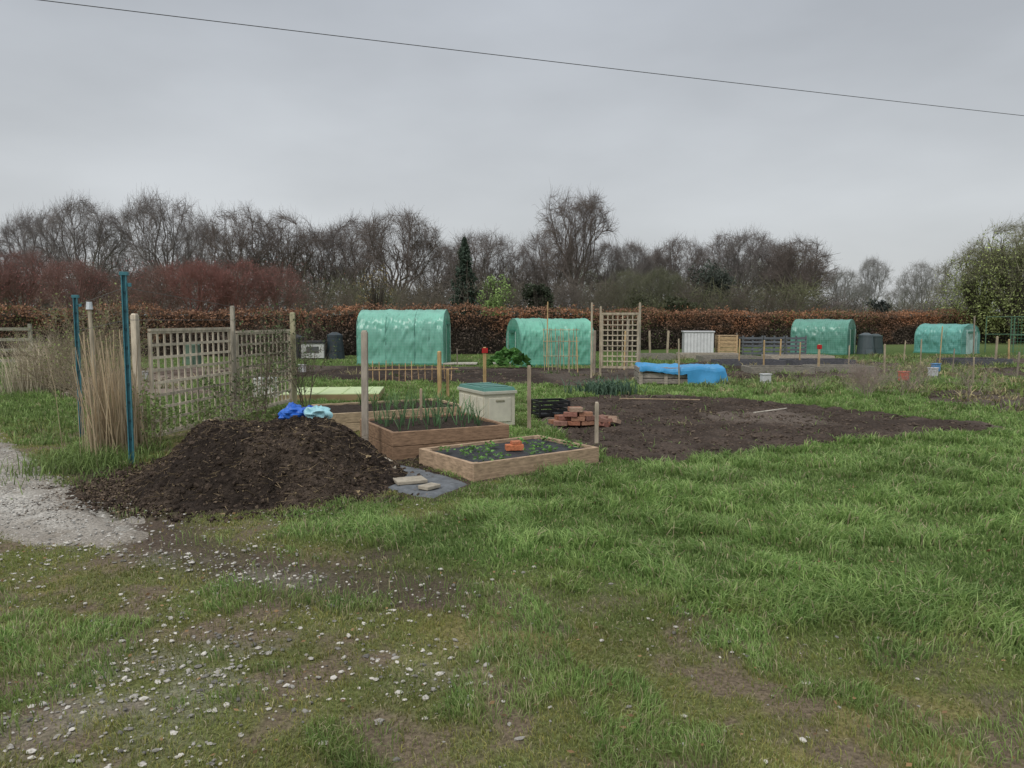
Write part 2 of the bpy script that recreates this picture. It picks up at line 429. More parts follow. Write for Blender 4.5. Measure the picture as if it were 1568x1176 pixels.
col=A([[.045,.034,.027]])*(1-t)+A([[.16,.12,.085]])*t
st=rng.random(N)<.07;col[st]=A([.38,.29,.17])*rng.uniform(.5,1.1,(st.sum(),1))
leaves(g,np.c_[px,py,np.maximum(heaptop(px,py),Hh(px,py))+.005],rng.gamma(2.5,.0062,N)+.006,col,.45)
px,py=hpts(3500,1.3);N=len(px)
stones(g,np.c_[px,py,np.maximum(heaptop(px,py),Hh(px,py))+.002],rng.gamma(2.,.006,N)+.004,A([[.07,.052,.04]])*rng.uniform(.5,1.6,(N,1)),.8)
px,py=hpts(1600,.98);N=len(px)
p0=np.c_[px,py,heaptop(px,py)+.008];d=rng.normal(size=(N,3))*[.06,.06,.025]
segs(g,p0,p0+d,.0025,.0012,A([[.24,.18,.11]])*rng.uniform(.3,1.6,(N,1)))
N=5000;px=rng.normal(-3.7,.36,N);py=rng.normal(7.1,.5,N)
leaves(g,np.c_[px,py,Hh(px,py)+.012],rng.uniform(.01,.035,N),A([[.10,.075,.055]])*rng.uniform(.4,2.2,(N,1)),.6)
g.obj('manure_heap',M_HEAP)

def bag(name,loc,s,col,sd):
    V=[];nu,nv=26,18
    for j in range(nv+1):
        for i in range(nu):
            a=2*math.pi*i/nu;b=math.pi*j/nv
            r=1+.7*(float(vn(a*2.2+sd,b*3+sd,sd))-.5)
            V.append((math.cos(a)*math.sin(b)*s[0]*r,math.sin(a)*math.sin(b)*s[1]*r,math.cos(b)*s[2]*r))
    Q=[(j*nu+i,j*nu+(i+1)%nu,(j+1)*nu+(i+1)%nu,(j+1)*nu+i) for j in range(nv) for i in range(nu)]
    ob=mesh_np(name,A(V)+A(loc),[A(Q)],A(col),M_PLAST,False);return ob
for bx,by,sz,cc,sd in ((-2.4,8.2,(.15,.11,.1),(.03,.15,.6),3),(-2.12,8.12,(.13,.12,.08),(.35,.62,.68),8),(-2.25,8.32,(.2,.13,.11),(.03,.12,.5),12)):
    bag('plastic_sack',(bx,by,float(heaptop(A([bx]),A([by]))[0])+.04),sz,cc,sd)

# ------------------------------------------------------------------ raised beds
def bed(name,near,ang,a,b,h,nb,col,soil,zs):
    pb=PB();t=.045;bh=h/nb
    for k in range(nb):
        zc=bh*(k+.5)-.02;hh=bh-.006
        pb.box((a/2,t/2,zc),(a,t,hh),col);pb.box((a/2,b-t/2,zc),(a,t,hh),col)
        pb.box((t/2,b/2,zc),(t,b-2*t-.004,hh),col);pb.box((a-t/2,b/2,zc),(t,b-2*t-.004,hh),col)
    for px,py in ((t+.035,t+.035),(a-t-.035,t+.035),(a-t-.035,b-t-.035),(t+.035,b-t-.035)):
        pb.box((px,py,h/2-.03),(.06,.06,h),col)
    ob=pb.obj(name,M_BOARD,.005,(near[0],near[1],0),ang)
    nx=40;xs=np.linspace(t,a-t,nx);ys=np.linspace(t,b-t,nx);X,Y=np.meshgrid(xs,ys);x=X.ravel();y=Y.ravel()
    z=zs+.035*(fbm(x*7,y*7,len(name),3)-.5)
    ii=(np.arange(nx-1)[:,None]*nx+np.arange(nx-1)[None]).ravel()
    f=mesh_np('bed_fill',np.stack([x,y,z],1),[np.stack([ii,ii+1,ii+nx+1,ii+nx],1)],A(soil),M_FAB if soil[2]>.035 else M_SOIL,True)
    f.parent=ob
    return ob
def loc2w(B,s,t):
    (nx,ny),an,_,_=B
    return nx+math.cos(an)*s-math.sin(an)*t, ny+math.sin(an)*s+math.cos(an)*t
bed('raised_bed',*BEDA,.2,1,(.46,.33,.22),(.038,.04,.044),.14)
bed('raised_bed',*BEDB,.34,2,(.32,.205,.13),(.05,.038,.03),.29)
bed('raised_bed',*BEDC,.3,2,(.46,.35,.23),(.05,.038,.03),.25)
g=G()
for i in range(15):
    s=.2+(i%5)*.32+random.uniform(-.07,.07);t=.2+(i//5)*.3+random.uniform(-.06,.06)
    if abs(s-.95)<.15 and abs(t-.5)<.2: continue
    x0,y0=loc2w(BEDA,min(s,1.55),min(t,1.0));N=30
    a=rng.uniform(0,6.28,N);r=rng.uniform(.01,.10,N)
    leaves(g,np.c_[x0+np.cos(a)*r,y0+np.sin(a)*r,.16+rng.uniform(0,.06,N)],rng.uniform(.03,.055,N),A([[.14,.28,.07]])*rng.uniform(.5,1.6,(N,1)),.6)
g.obj('strawberry_plants',M_LEAF)
def rows(name,B,srange,trange,ns,ntt,h,z,col,nb=6,w=.012):
    g=G();P=[]
    for s in np.linspace(*srange,ns):
        for t in np.linspace(*trange,ntt):
            if random.random()<.2: continue
            x0,y0=loc2w(B,s+random.uniform(-.05,.05),t+random.uniform(-.05,.05))
            P+= [(x0,y0,z)]*random.randint(2,nb)
    P=A(P,);P=P+rng.normal(0,.01,P.shape);N=len(P)
    blades(g,P,h*rng.uniform(.5,1.25,N),w,rng.uniform(.1,.9,N),rng.uniform(0,6.28,N),A([col])*rng.uniform(.6,1.5,(N,1)))
    return g.obj(name,M_LEAF)
rows('onion_plants',BEDB,(.15,1.35),(.2,1.15),8,6,.34,.27,(.12,.22,.10),8,.014)
rows('garlic_plants',BEDC,(.7,1.95),(.2,1.15),9,6,.32,.23,(.14,.23,.09),6,.014)
pb=PB();pb.box((0,0,0),(.2,.1,.065),(.55,.19,.09));pb.box((.02,.01,.052),(.11,.09,.035),(.5,.19,.1),.2)
x0,y0=loc2w(BEDA,.88,.52);pb.obj('clay_brick',M_BRICK,.006,(x0,y0,.185),.2)
pb=PB()
for px,py,sx,sy,r in ((-1.0,7.25,.30,.22,.4),(-1.38,7.85,.30,.22,.2),(-1.5,8.25,.28,.24,.5),(-.78,6.98,.18,.13,.9)):
    pb.box((px,py,.035),(sx,sy,.035),(.43,.38,.3),r)
pb.obj('stepping_stones',M_SLAB,.008)

# ------------------------------------------------------------------ posts
def post(x,y,h,w=.06,col=(.25,.2,.15),tilt=0,red=False,name='wooden_post'):
    pb=PB();R=Matrix.Rotation(tilt,3,'Y')
    pb.box((0,0,h/2-.1),(w,w,h+.2),col,R=R)
    pb.box((math.sin(tilt)*h/2,0,h+.012),(w*.9,w*.9,.02),[q*1.15 for q in col],R=R,taper=.75)
    if red: pb.box((0,-w/2-.008,h-.06),(.14,.012,.12),(.5,.03,.03),m=0)
    return pb.obj(name,M_WOOD,.004,(x,y,0),random.uniform(-.3,.3))
post(-1.71,8.68,1.46,.07,(.38,.33,.27),.01)
post(.25,10.9,.92,.055,(.32,.26,.19))
post(1.08,9.5,.54,.05,(.42,.36,.28))
post(-1.2,9.85,.68,.035,(.36,.28,.2))
post(-1.5,15.5,.94,.07,(.55,.37,.18));post(-1.35,15.7,.55,.06,(.52,.35,.18))
post(-.65,17.8,.94,.07,(.52,.35,.17),red=True)
post(9.2,22.5,.86,.06,(.48,.36,.22),red=True)
for px,base,top,w in ((995,548,507,.08),(1022,548,507,.09),(1355,572,528,.05),(1410,560,520,.04),(1525,560,516,.06),(1492,590,548,.03),(838,562,463,.04),(872,575,520,.03),(884,575,517,.03),(855,575,515,.03),(960,578,490,.07),(910,575,507,.08),(958,570,508,.1),(1132,560,520,.04),(1170,565,522,.04),(1225,560,525,.04),(1440,560,500,.03),(1560,580,540,.04),(1490,545,485,.05),(660,555,520,.04),(1128,535,510,.05),(1195,552,520,.05),(1300,565,530,.03),(1385,552,522,.04),(1460,570,535,.03),(1545,560,520,.05),(1040,590,520,.03),(700,562,535,.03)):
    X0=1.6055*(px-784)/(base-490);D=1846/(base-490);hh=(base-top)/(base-490)*1.6
    post(round(X0,2),round(D,2),round(hh,2),w,random.choice([(.55,.39,.2),(.42,.35,.25),(.3,.25,.2)]),random.uniform(-.04,.04))
def mpost(x,y,h,col=(.05,.19,.23)):
    pb=PB();pb.box((0,0,h/2-.1),(.055,.012,h+.2),col);pb.box((-.022,-.018,h/2-.1),(.012,.03,h+.2),col)
    pb.box((.022,-.018,h/2-.1),(.012,.03,h+.2),col)
    for k in range(9): pb.box((0,-.012,.3+k*.2),(.02,.012,.03),(.01,.06,.08))
    pb.box((0,-.005,h+.02),(.085,.06,.04),col);pb.box((.05,-.005,h-.1),(.04,.03,.04),col)
    pb.obj('metal_post',M_METAL,.003,(x,y,0),.25)
mpost(-4.2,8.2,2.08);mpost(-5.95,10.3,1.9)
pb=PB();pb.cyl((-5.55,10.0,-.1),(-5.6,10.0,1.75),.03,.025,(.38,.33,.25));pb.cyl((-5.6,10,1.74),(-5.6,10,1.84),.045,.035,(.6,.65,.68));pb.obj('cane_with_bottle',M_WOOD)
pb=PB()
for za,zb in ((1.95,1.8),(1.6,1.6)):
    pb.cyl((-4.2,8.2,za),(-4.4,12.1,zb),.003,.003,(.12,.12,.12),5)
    pb.cyl((-5.95,10.3,za-.15),(-4.2,8.2,za),.003,.003,(.12,.12,.12),5)
pb.obj('support_wire',M_METAL)

# ------------------------------------------------------------------ trellis fence
def trellis(name,p0,p1,z0,z1,sp,col,sw=.028,frame=True):
    p0=Vector((*p0,0));p1=Vector((*p1,0));L=(p1-p0).length;an=math.atan2(p1.y-p0.y,p1.x-p0.x)
    pb=PB();n=int(L/sp)
    for i in range(n+1):
        pb.box((i*L/n,.007,(z0+z1)/2),(sw,.012,z1-z0),col,jit=.25)
    m=int((z1-z0)/sp)
    for j in range(m+1):
        pb.box((L/2,-.007,z0+j*(z1-z0)/m),(L,.012,sw),col,jit=.25)
    if frame:
        pb.box((L/2,0,z1+.03),(L+.06,.045,.035),col);pb.box((L/2,0,z0-.03),(L+.06,.045,.035),col)
        pb.box((-.02,0,(z0+z1)/2),(.035,.04,z1-z0),col);pb.box((L+.02,0,(z0+z1)/2),(.035,.04,z1-z0),col)
    return pb.obj(name,M_WOOD,0,(p0.x,p0.y,0),an)
TC=(.58,.51,.40)
trellis('trellis_panel',(-4.66,9.7),(-4.42,11.75),.12,1.44,.15,TC,.036)
trellis('trellis_panel',(-4.38,12.0),(-4.16,14.0),.12,1.38,.16,TC,.036)
post(-4.78,9.55,1.66,.075,TC);post(-4.4,11.87,1.8,.06,(.42,.38,.31));post(-4.12,14.15,1.72,.09,(.4,.37,.24))
trellis('bean_frame',(2.45,20.3),(3.35,20.1),.35,1.75,.13,(.45,.38,.28),.03)
for xx,hh in ((2.16,2.05),(2.4,1.95),(3.46,2.05)): post(xx,20.4,hh,.05,(.45,.38,.28))
pb=PB()
for i in range(9): pb.cyl((1.0+i*.12,23.0,0),(1.0+i*.12+random.uniform(-.05,.05),23.0,1.35),.012,.01,(.5,.4,.24),6)
for zz in (.5,.95,1.3): pb.cyl((.95,22.97,zz),(2.05,22.97,zz),.01,.01,(.5,.4,.24),6)
pb.obj('cane_row',M_WOOD)
pb=PB()
for i in range(14): pb.cyl((-3.8+i*.17,19.6+random.uniform(-.1,.1),0),(-3.8+i*.17+random.uniform(-.03,.03),19.6,.45+random.uniform(-.1,.1)),.014,.012,(.5,.33,.18),6)
pb.cyl((-3.9,19.55,.3),(-1.4,19.55,.33),.013,.013,(.5,.33,.18),6)
pb.obj('cane_row',M_WOOD)

# ------------------------------------------------------------------ storage box
pb=PB();cw=(.62,.59,.47)
L,Wd,Hb=.92,.5,.47
pb.box((L/2,Wd/2,Hb/2),(L,Wd,Hb),cw,taper=1.0)
for sy in (-.006,Wd+.006):
    for i in range(4): pb.box((.12+i*.227,sy,Hb/2),(.19,.012,Hb-.1),(.68,.65,.53),jit=.02)
for sx in (-.006,L+.006):
    pb.box((sx,Wd/2,Hb/2),(.012,.36,Hb-.12),(.68,.65,.53))
    pb.box((sx*1.0+(-.008 if sx<0 else .008),Wd/2,Hb-.1),(.016,.14,.03),(.3,.28,.2))
gl=(.08,.22,.18)
pb.box((L/2,Wd/2,Hb+.02),(L+.05,Wd+.05,.045),(.58,.57,.47));pb.box((L/2,Wd/2,Hb+.067),(L+.02,Wd+.02,.05),gl,taper=.93)
for i in range(3): pb.box((.2+i*.26,Wd/2,Hb+.098),(.16,.4,.012),gl)
pb.obj('garden_storage_box',M_PLAST,.008,(.045,10.98,.06),math.radians(27+90))
pb=PB()
for i in range(5):
    for zz in (.04,.12,.2): pb.box((0,0.15*(i-2),zz),(.012,.12,.03),(.012,.012,.014))
for s in (-1,1):
    for zz in (.03,.1,.17,.235): pb.box((0,s*.2,zz),(.5,.014,.035),(.012,.012,.014));pb.box((s*.25,0,zz),(.014,.4,.035),(.014,.014,.016))
    for q in (-1,1): pb.box((s*.25,q*.2,.125),(.03,.03,.25),(.012,.012,.014))
pb.box((0,0,.02),(.5,.4,.012),(.014,.014,.014))
pb.obj('plastic_crate',M_PLAST,0,(.62,12.1,.06),.3)
pb=PB();bc=[(.36,.16,.10),(.28,.13,.10),(.38,.2,.13),(.24,.13,.10),(.38,.27,.2)]
for k in range(4):
    for i in range(4-k):
        for j in range(3-k//2):
            if random.random()<.1: continue
            pb.box((i*.19+.08*k-.3+random.uniform(-.03,.03),j*.115-.1+random.uniform(-.02,.02),.035+k*.066),(.2,.098,.062),random.choice(bc),random.uniform(-.35,.35))
for i in range(9):
    pb.box((.36+random.uniform(-.1,.16),-.1+random.uniform(-.15,.2),.03+.03*(i%3)),(.205,.1,.062),random.choice(bc),R=Matrix.Rotation(random.uniform(0,3),3,'Z')@Matrix.Rotation(random.uniform(-.4,.4),3,'X'))
pb.obj('brick_pile',M_BRICK,.004,(1.0,11.1,.05),.15)
pb=PB();pb.box((0,0,.12),(1.9,1.5,.02),(.62,.74,.38));
for i in range(4): pb.box((-.7+i*.47,0,.135),(.03,1.5,.012),(.55,.68,.32))
for sx in (-1,1): pb.box((sx*.93,0,.05),(.05,1.5,.12),(.3,.22,.12))
pb.box((0,-.73,.05),(1.82,.05,.12),(.3,.22,.12))
pb.obj('cold_frame',M_PLAST,.004,(-3.65,15.4,.03),.1)
pb=PB();pb.box((0,0,.02),(.55,.6,.04),(.5,.48,.42));pb.box((.0,.0,.2),(.4,.4,.33),(.62,.62,.58));pb.box((0,0,.385),(.44,.44,.04),(.5,.5,.48));pb.obj('plastic_tub',M_PLAST,.01,(-5.0,15.2,.03),.1)

# ------------------------------------------------------------------ blue tarp bed
pb=PB()
for i in range(2):
    for k in range(3): pb.box((0,-.55+1.1*i,.08+k*.14),(2.0,.03,.12),(.34,.3,.26))
for s in (-1,1):
    for k in range(3): pb.box((s*1.0,0,.08+k*.14),(.03,1.07,.12),(.3,.27,.23))
for q in (-1,-.35,.35,1): pb.box((q*.95,-.585,.21),(.09,.03,.44),(.4,.35,.29))
o=pb.obj('compost_bay',M_BOARD,.004,(4.2,19.2,0),-.06)
n=80;u=np.linspace(-1,1,n);U,W=np.meshgrid(u,u);x=U.ravel()*1.35;y=W.ravel()*.85
ov=np.maximum(np.abs(x)-1.03,0)+np.maximum(np.abs(y)-.6,0)
dl=np.where(x>.15,.42,.12)*(.5+.9*vn(x*2.1,y*.6,9))
z=.47-.04*(1-(x/1.1)**2)+.09*(fbm(x*2.2,y*2.2,5,4)-.5)*2-np.minimum(ov*2.6,dl)
x=np.clip(x,-1.05,1.1)+.04*(vn(z*12,y*3,8)-.5);y=np.clip(y,-.63,.63)-.07*vn(x*6,z*3,4)
ii=(np.arange(n-1)[:,None]*n+np.arange(n-1)[None]).ravel()
t=mesh_np('blue_tarpaulin',np.stack([x,y,z],1),[np.stack([ii,ii+1,ii+n+1,ii+n],1)],A([.06,.31,.6]),M_PLAST,False)
t.location=(4.25,19.2,0);t.rotation_euler[2]=-.06

# ------------------------------------------------------------------ polytunnels
def tunnel_mat():
    m,nt,N,L=newmat('tunnel_cover')
    out=N.new('ShaderNodeOutputMaterial');b=N.new('ShaderNodeBsdfPrincipled');b.inputs['Roughness'].default_value=.3;b.inputs['Specular IOR Level'].default_value=.6
    at=N.new('ShaderNodeAttribute');at.attribute_name='guv'
    br=N.new('ShaderNodeTexBrick');br.offset=0;br.inputs['Scale'].default_value=1;br.inputs['Brick Width'].default_value=.1;br.inputs['Row Height'].default_value=.1;br.inputs['Mortar Size'].default_value=.006
    ca=N.new('ShaderNodeAttribute');ca.attribute_name='Col'
    L.new(at.outputs['Vector'],br.inputs['Vector'])
    nz=N.new('ShaderNodeTexNoise');nz.inputs['Scale'].default_value=2.5;nz.inputs['Detail'].default_value=4;L.new(at.outputs['Vector'],nz.inputs['Vector'])
    mr=N.new('ShaderNodeMapRange');mr.inputs[1].default_value=.3;mr.inputs[2].default_value=.7;mr.inputs[3].default_value=.82;mr.inputs[4].default_value=1.15;L.new(nz.outputs[0],mr.inputs[0])
    vm=N.new('ShaderNodeVectorMath');vm.operation='SCALE';L.new(ca.outputs['Color'],vm.inputs[0]);L.new(mr.outputs[0],vm.inputs['Scale'])
    fm=N.new('ShaderNodeMath');fm.operation='MULTIPLY';fm.inputs[1].default_value=.25;L.new(br.outputs['Fac'],fm.inputs[0])
    mx=N.new('ShaderNodeMix');mx.data_type='RGBA';mx.inputs['B'].default_value=(.5,.75,.66,1)
    L.new(fm.outputs[0],mx.inputs['Factor']);L.new(vm.outputs[0],mx.inputs['A'])
    L.new(mx.outputs['Result'],b.inputs['Base Color'])
    tr=N.new('ShaderNodeBsdfTranslucent');L.new(mx.outputs['Result'],tr.inputs[0])
    ms=N.new('ShaderNodeMixShader');ms.inputs[0].default_value=.25
    L.new(b.outputs[0],ms.inputs[1]);L.new(tr.outputs[0],ms.inputs[2]);L.new(ms.outputs[0],out.inputs[0])
    return m
M_TUN=tunnel_mat()
def tunnel(x,y,L,W,H,rz,sd,col=(.14,.47,.34),door=(.1,.4,.28)):
    sh=H-W*.36
    na=30
    prof=[(-W/2,0)]+[(-W/2,sh*k/10) for k in range(1,11)]+[(-W/2*math.cos(math.pi*k/na),sh+(H-sh)*math.sin(math.pi*k/na)) for k in range(1,na)]+[(W/2,sh*(10-k)/10) for k in range(0,11)]
    prof=A(prof);m=len(prof);nl=90
    arc=np.concatenate([[0],np.cumsum(np.hypot(*np.diff(prof,axis=0).T))])
    lx=np.linspace(-L/2,L/2,nl);Lx,I=np.meshgrid(lx,np.arange(m));Lx=Lx.ravel();I=I.ravel()
    py=prof[I,0];pz=prof[I,1];s=arc[I]
    nrm=np.stack([py/(W/2),np.where(pz>sh,(pz-sh)/(H-sh),0)],1)
    hoop=np.abs(((Lx/L+.5)*3)%1-.5)*2
    d=-.03*(1-hoop**2)+.07*(fbm(Lx*1.6+sd,s*1.4,sd,3)-.5)
    q=fbm(Lx*3+s*4+sd,s*1.2-Lx*1.5,sd+3,3);d=d-.08*np.exp(-((q-.5)/.04)**2)*sm((s-.1)/.3)*.6
    q=fbm(Lx*3-s*3+sd,s*1.1+Lx*2.5,sd+7,3);d=d+.07*np.exp(-((q-.55)/.04)**2)*.6
    sag=np.exp(-((pz-sh*1.1)/(.10*H))**2);d=d-.05*sag*(1-hoop*.6)
    d=d*np.clip(pz/.15,.2,1)*np.where(pz>sh+(H-sh)*.8,.5,1)
    V=np.stack([Lx,py+nrm[:,0]*d,pz+nrm[:,1]*d],1)
    C=A(col)[None]*(np.where(pz>sh*1.1,1.1,.93))[:,None];UV=np.stack([Lx,s,s*0],1)  # upper half lightened in the colour, standing in for sky reflection
    ii=(np.arange(m-1)[:,None]*nl+np.arange(nl-1)[None]).ravel()
    Q=[np.stack([ii,ii+1,ii+nl+1,ii+nl],1)]
    for sg in (-1,1):
        K=12;b=len(V);t=np.linspace(0,1,K);T,I2=np.meshgrid(t,np.arange(m));T=T.ravel();I2=I2.ravel()
        ey=prof[I2,0]*(1-T);ez=prof[I2,1]*(1-T)+0.45*H*T*(prof[I2,1]>0)
        ex=sg*(L/2+.03*np.sin(T*3.1)+.1*(fbm(ey*3,ez*3,sd+sg,3)-.5)*(T>0))
        V=np.concatenate([V,np.stack([ex*np.ones_like(ey),ey,ez],1)])
        dm=(np.abs(ey)<W*.27)&(ez<H*.8)
        C=np.concatenate([C,np.where(dm[:,None],A(door),A(col)*.8)]);UV=np.concatenate([UV,np.stack([ey,ez,ey*0],1)])
        jj=(np.arange(m-1)[:,None]*K+np.arange(K-1)[None]).ravel()+b
        Q.append(np.stack([jj,jj+1,jj+K+1,jj+K],1))
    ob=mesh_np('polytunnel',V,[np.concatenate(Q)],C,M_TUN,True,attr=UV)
    ob.location=(x,y,0);ob.rotation_euler[2]=rz
    pb=PB()
    for k in range(4):
        xx=-L/2+L*k/3
        for a in range(0,m-1,2):
            e=min(a+2,m-1);pb.cyl((xx,prof[a,0]*.995,prof[a,1]*.995),(xx,prof[e,0]*.995,prof[e,1]*.995),.014,.014,(.15,.35,.28),6)
    for sg in (-1,1):
        pb.box((sg*(L/2+.05),0,H*.72),(.05,.6,.09),(.06,.2,.15))
        pb.box((0,sg*(W/2+.05),.03),(L,.1,.06),(.08,.25,.18))
        for q in (-1,1): pb.cyl((sg*(L/2+.055),q*W*.27,.02),(sg*(L/2+.055),q*W*.27,H*.72),.012,.012,(.5,.6,.55),5)
    f=pb.obj('frame',M_PLAST);f.parent=ob
    return ob
tunnel(-3.95,27.8,3.1,2.0,1.98,-.05,3,(.25,.60,.47))
tunnel(1.35,27.2,2.7,2.0,1.66,.25,9,(.21,.58,.43))
tunnel(14.9,36,2.5,1.9,1.64,-.62,15,(.14,.38,.29),(.06,.24,.16))
tunnel(21.1,36.5,2.2,1.7,1.42,-1.0,21,(.16,.46,.40),(.5,.68,.64))

# ------------------------------------------------------------------ bare trees
def dome_tree(name,seed,nl=12,thmax=1.4,base=.16,n2=8,n3=6,ntw=3,tl=(.025,.075)):
    R=random.Random(seed);r=np.random.default_rng(seed)
    cz=.56;hz=.44;out=[];tw=[]
    ph=[R.uniform(0,6.28) for _ in range(4)]
    def inside(p):
        a=math.atan2(p.y,p.x)
        k=1+.10*math.sin(3*a+ph[0])+.08*math.sin(5*a+ph[1]+p.z*6)
        q=Vector((p.x/(.5*k),p.y/(.5*k),(p.z-cz)/((hz if p.z>cz else hz*.95)*(1+.06*math.sin(a*2+ph[2]+p.x*9)))));n=q.length
        if n>1:
            f=R.uniform(.84,1.0)/n;p=Vector((p.x*f,p.y*f,cz+(p.z-cz)*f))
        return p
    def bz(p0,d0,p1,r0,r1,n,sag=0):
        L=(p1-p0).length;c=p0+d0*L*.5;pts=[];last=p0
        for i in range(1,n+1):
            t=i/n;p=p0*(1-t)**2+c*2*t*(1-t)+p1*t*t
            p=p+Vector((R.gauss(0,1),R.gauss(0,1),R.gauss(0,1)))*L*.03
            ra=r0+(r1-r0)*(i-1)/n;rb=r0+(r1-r0)*t
            out.append((*last,*p,ra,rb));pts.append((p,(p-last).normalized(),rb,t));last=p
        return pts
    tp=bz(Vector((0,0,0)),Vector((R.uniform(-.08,.08),R.uniform(-.08,.08),1)).normalized(),Vector((R.uniform(-.05,.05),R.uniform(-.05,.05),.8)),.021,.005,8)
    for k in range(nl):
        a=k*2.4+R.uniform(-.4,.4);th=thmax*math.sqrt((k+.5)/nl)*R.uniform(.85,1.1)
        z0=.38-.22*(th/thmax)+R.uniform(-.03,.03);z0=max(z0,base)
        st=min(tp,key=lambda q:abs(q[0].z-z0))[0]
        e=R.uniform(.72,.9)
        tgt=Vector((math.sin(th)*math.cos(a)*.5*e,math.sin(th)*math.sin(a)*.5*e,cz+math.cos(th)*hz*e))
        dr=Vector((math.cos(a)*.5,math.sin(a)*.5,.9)).normalized()
        r0=.0115*R.uniform(.8,1.15)
        l1=bz(st,dr,tgt,r0,.0032,7)
        for j in range(n2):
            p,d,rr,t=l1[min(6,int(R.uniform(.22,1.0)*7))]
            o=d.orthogonal().normalized();o.rotate(Matrix.Rotation(R.uniform(0,6.283),3,d))
            nd=(d*.8+o*R.uniform(.35,1.0)+Vector((0,0,.15))).normalized()
            l2=bz(p,(d+nd*.6).normalized(),inside(p+nd*R.uniform(.13,.25)),min(rr*.65,.0040),.0016,4)
            for m in range(n3):
                p2,d2,r2,t2=l2[R.randrange(0,4)]
                o=d2.orthogonal().normalized();o.rotate(Matrix.Rotation(R.uniform(0,6.283),3,d2))
                nd=(d2*.8+o*R.uniform(.4,1.1)+Vector((0,0,.12))).normalized()
                l3=bz(p2,(d2+nd*.6).normalized(),inside(p2+nd*R.uniform(.07,.15)),.0014,.0009,3)
                for q in l3: tw.append((*q[0],*q[1]))
    g=G();S=A(out);segs(g,S[:,:3],S[:,3:6],S[:,6],S[:,7],(1,1,1),3)
    T=A(tw);T=np.repeat(T,ntw,0);N=len(T)
    d=T[:,3:]+r.normal(0,.5,(N,3))+[0,0,.12];d/=np.linalg.norm(d,axis=1)[:,None]
    L=r.uniform(*tl,N)[:,None];e=T[:,:3]+d*L
    e2=e+(d+r.normal(0,.35,(N,3)))*L*.6
    segs(g,T[:,:3],e,.0008,.0006,(1,1,1),3);segs(g,e,e2,.0006,.0004,(1,1,1),3)
    me=g.obj(name,M_BARK,True,False)
    P=np.concatenate([e,e2])
    return me,.5,P
def growsegs(out,p,d,L,r,lev,maxlev,up,kid,nseg,ang,dec):
    n=nseg[lev];seg=L/n
    for i in range(n):
        d=(d+Vector((random.gauss(0,.13),random.gauss(0,.13),random.gauss(0,.09)+up))).normalized()
        q=p+d*seg;r1=r*(1-.5*(i+1)/n)/(1-.5*i/n)
        out.append((*p,*q,r,r1,lev));p=q;r=r1
        if lev<maxlev and (lev>0 or i>=1):
            for k in range(kid[lev]):
                a=random.uniform(*ang);az=random.uniform(0,6.283)
                o=d.orthogonal().normalized();o.rotate(Matrix.Rotation(az,3,d))
                nd=(d*math.cos(a)+o*math.sin(a))
                if nd.z<-.25: nd.z*=-.3
                growsegs(out,p,nd.normalized(),L*random.uniform(*dec[lev]),max(r*.62,.0007),lev+1,maxlev,up,kid,nseg,ang,dec)
def shrub_mesh(name,seed,dense):
    random.seed(seed);out=[]
    for k in range(9 if dense else 7):
        a=k*.9+random.random();t=random.uniform(.15,.8)
        growsegs(out,Vector((math.cos(a)*.05,math.sin(a)*.05,0)),Vector((math.cos(a)*t,math.sin(a)*t,1)).normalized(),.75,.010,0,3,.03,[2,2,3,0] if dense else [1,2,2,0],[5,3,2,2],(.3,.9),[(.4,.6),(.45,.65),(.45,.7)])
    S=A(out);P0=S[:,0:3];P1=S[:,3:6];zm=np.percentile(P1[:,2],99.5);P0=P0/zm;P1=P1/zm
    rad=np.percentile(np.hypot(P1[:,0],P1[:,1]),97)
    g=G();segs(g,P0,P1,np.maximum(S[:,6]/zm,.0012),np.maximum(S[:,7]/zm,.0009),(1,1,1),3)
    return g.obj(name,M_BARK,True,False),rad,P1[S[:,8]>=2]
TM=[dome_tree('deciduous_tree_mesh',s) for s in (1,2,3,4,5)]
TM+=[dome_tree('upright_tree_mesh',s,12,1.0,.2) for s in (11,12,13)]
TM+=[shrub_mesh('shrub_mesh',s,True) for s in (21,22)]+[shrub_mesh('sparse_shrub_mesh',s,False) for s in (31,32,33)]
random.seed(5)
def tree(name,k,x,y,h,w,col):
    me,rad,_=TM[k];ob=bpy.data.objects.new(name,me);COL.objects.link(ob)
    s=w/2/rad;ob.location=(x,y,-.05);ob.scale=(s,s,h);ob.rotation_euler[2]=random.uniform(0,6.28);ob.color=(*col,1);return ob
def at(px,D): return round((px-784)/1150*D,2)
def ht(top,D): return round(1.6+(490-top)/1150*D,2)
gr=(.20,.172,.16);gb=(.175,.145,.13);gl2=(.24,.215,.205)
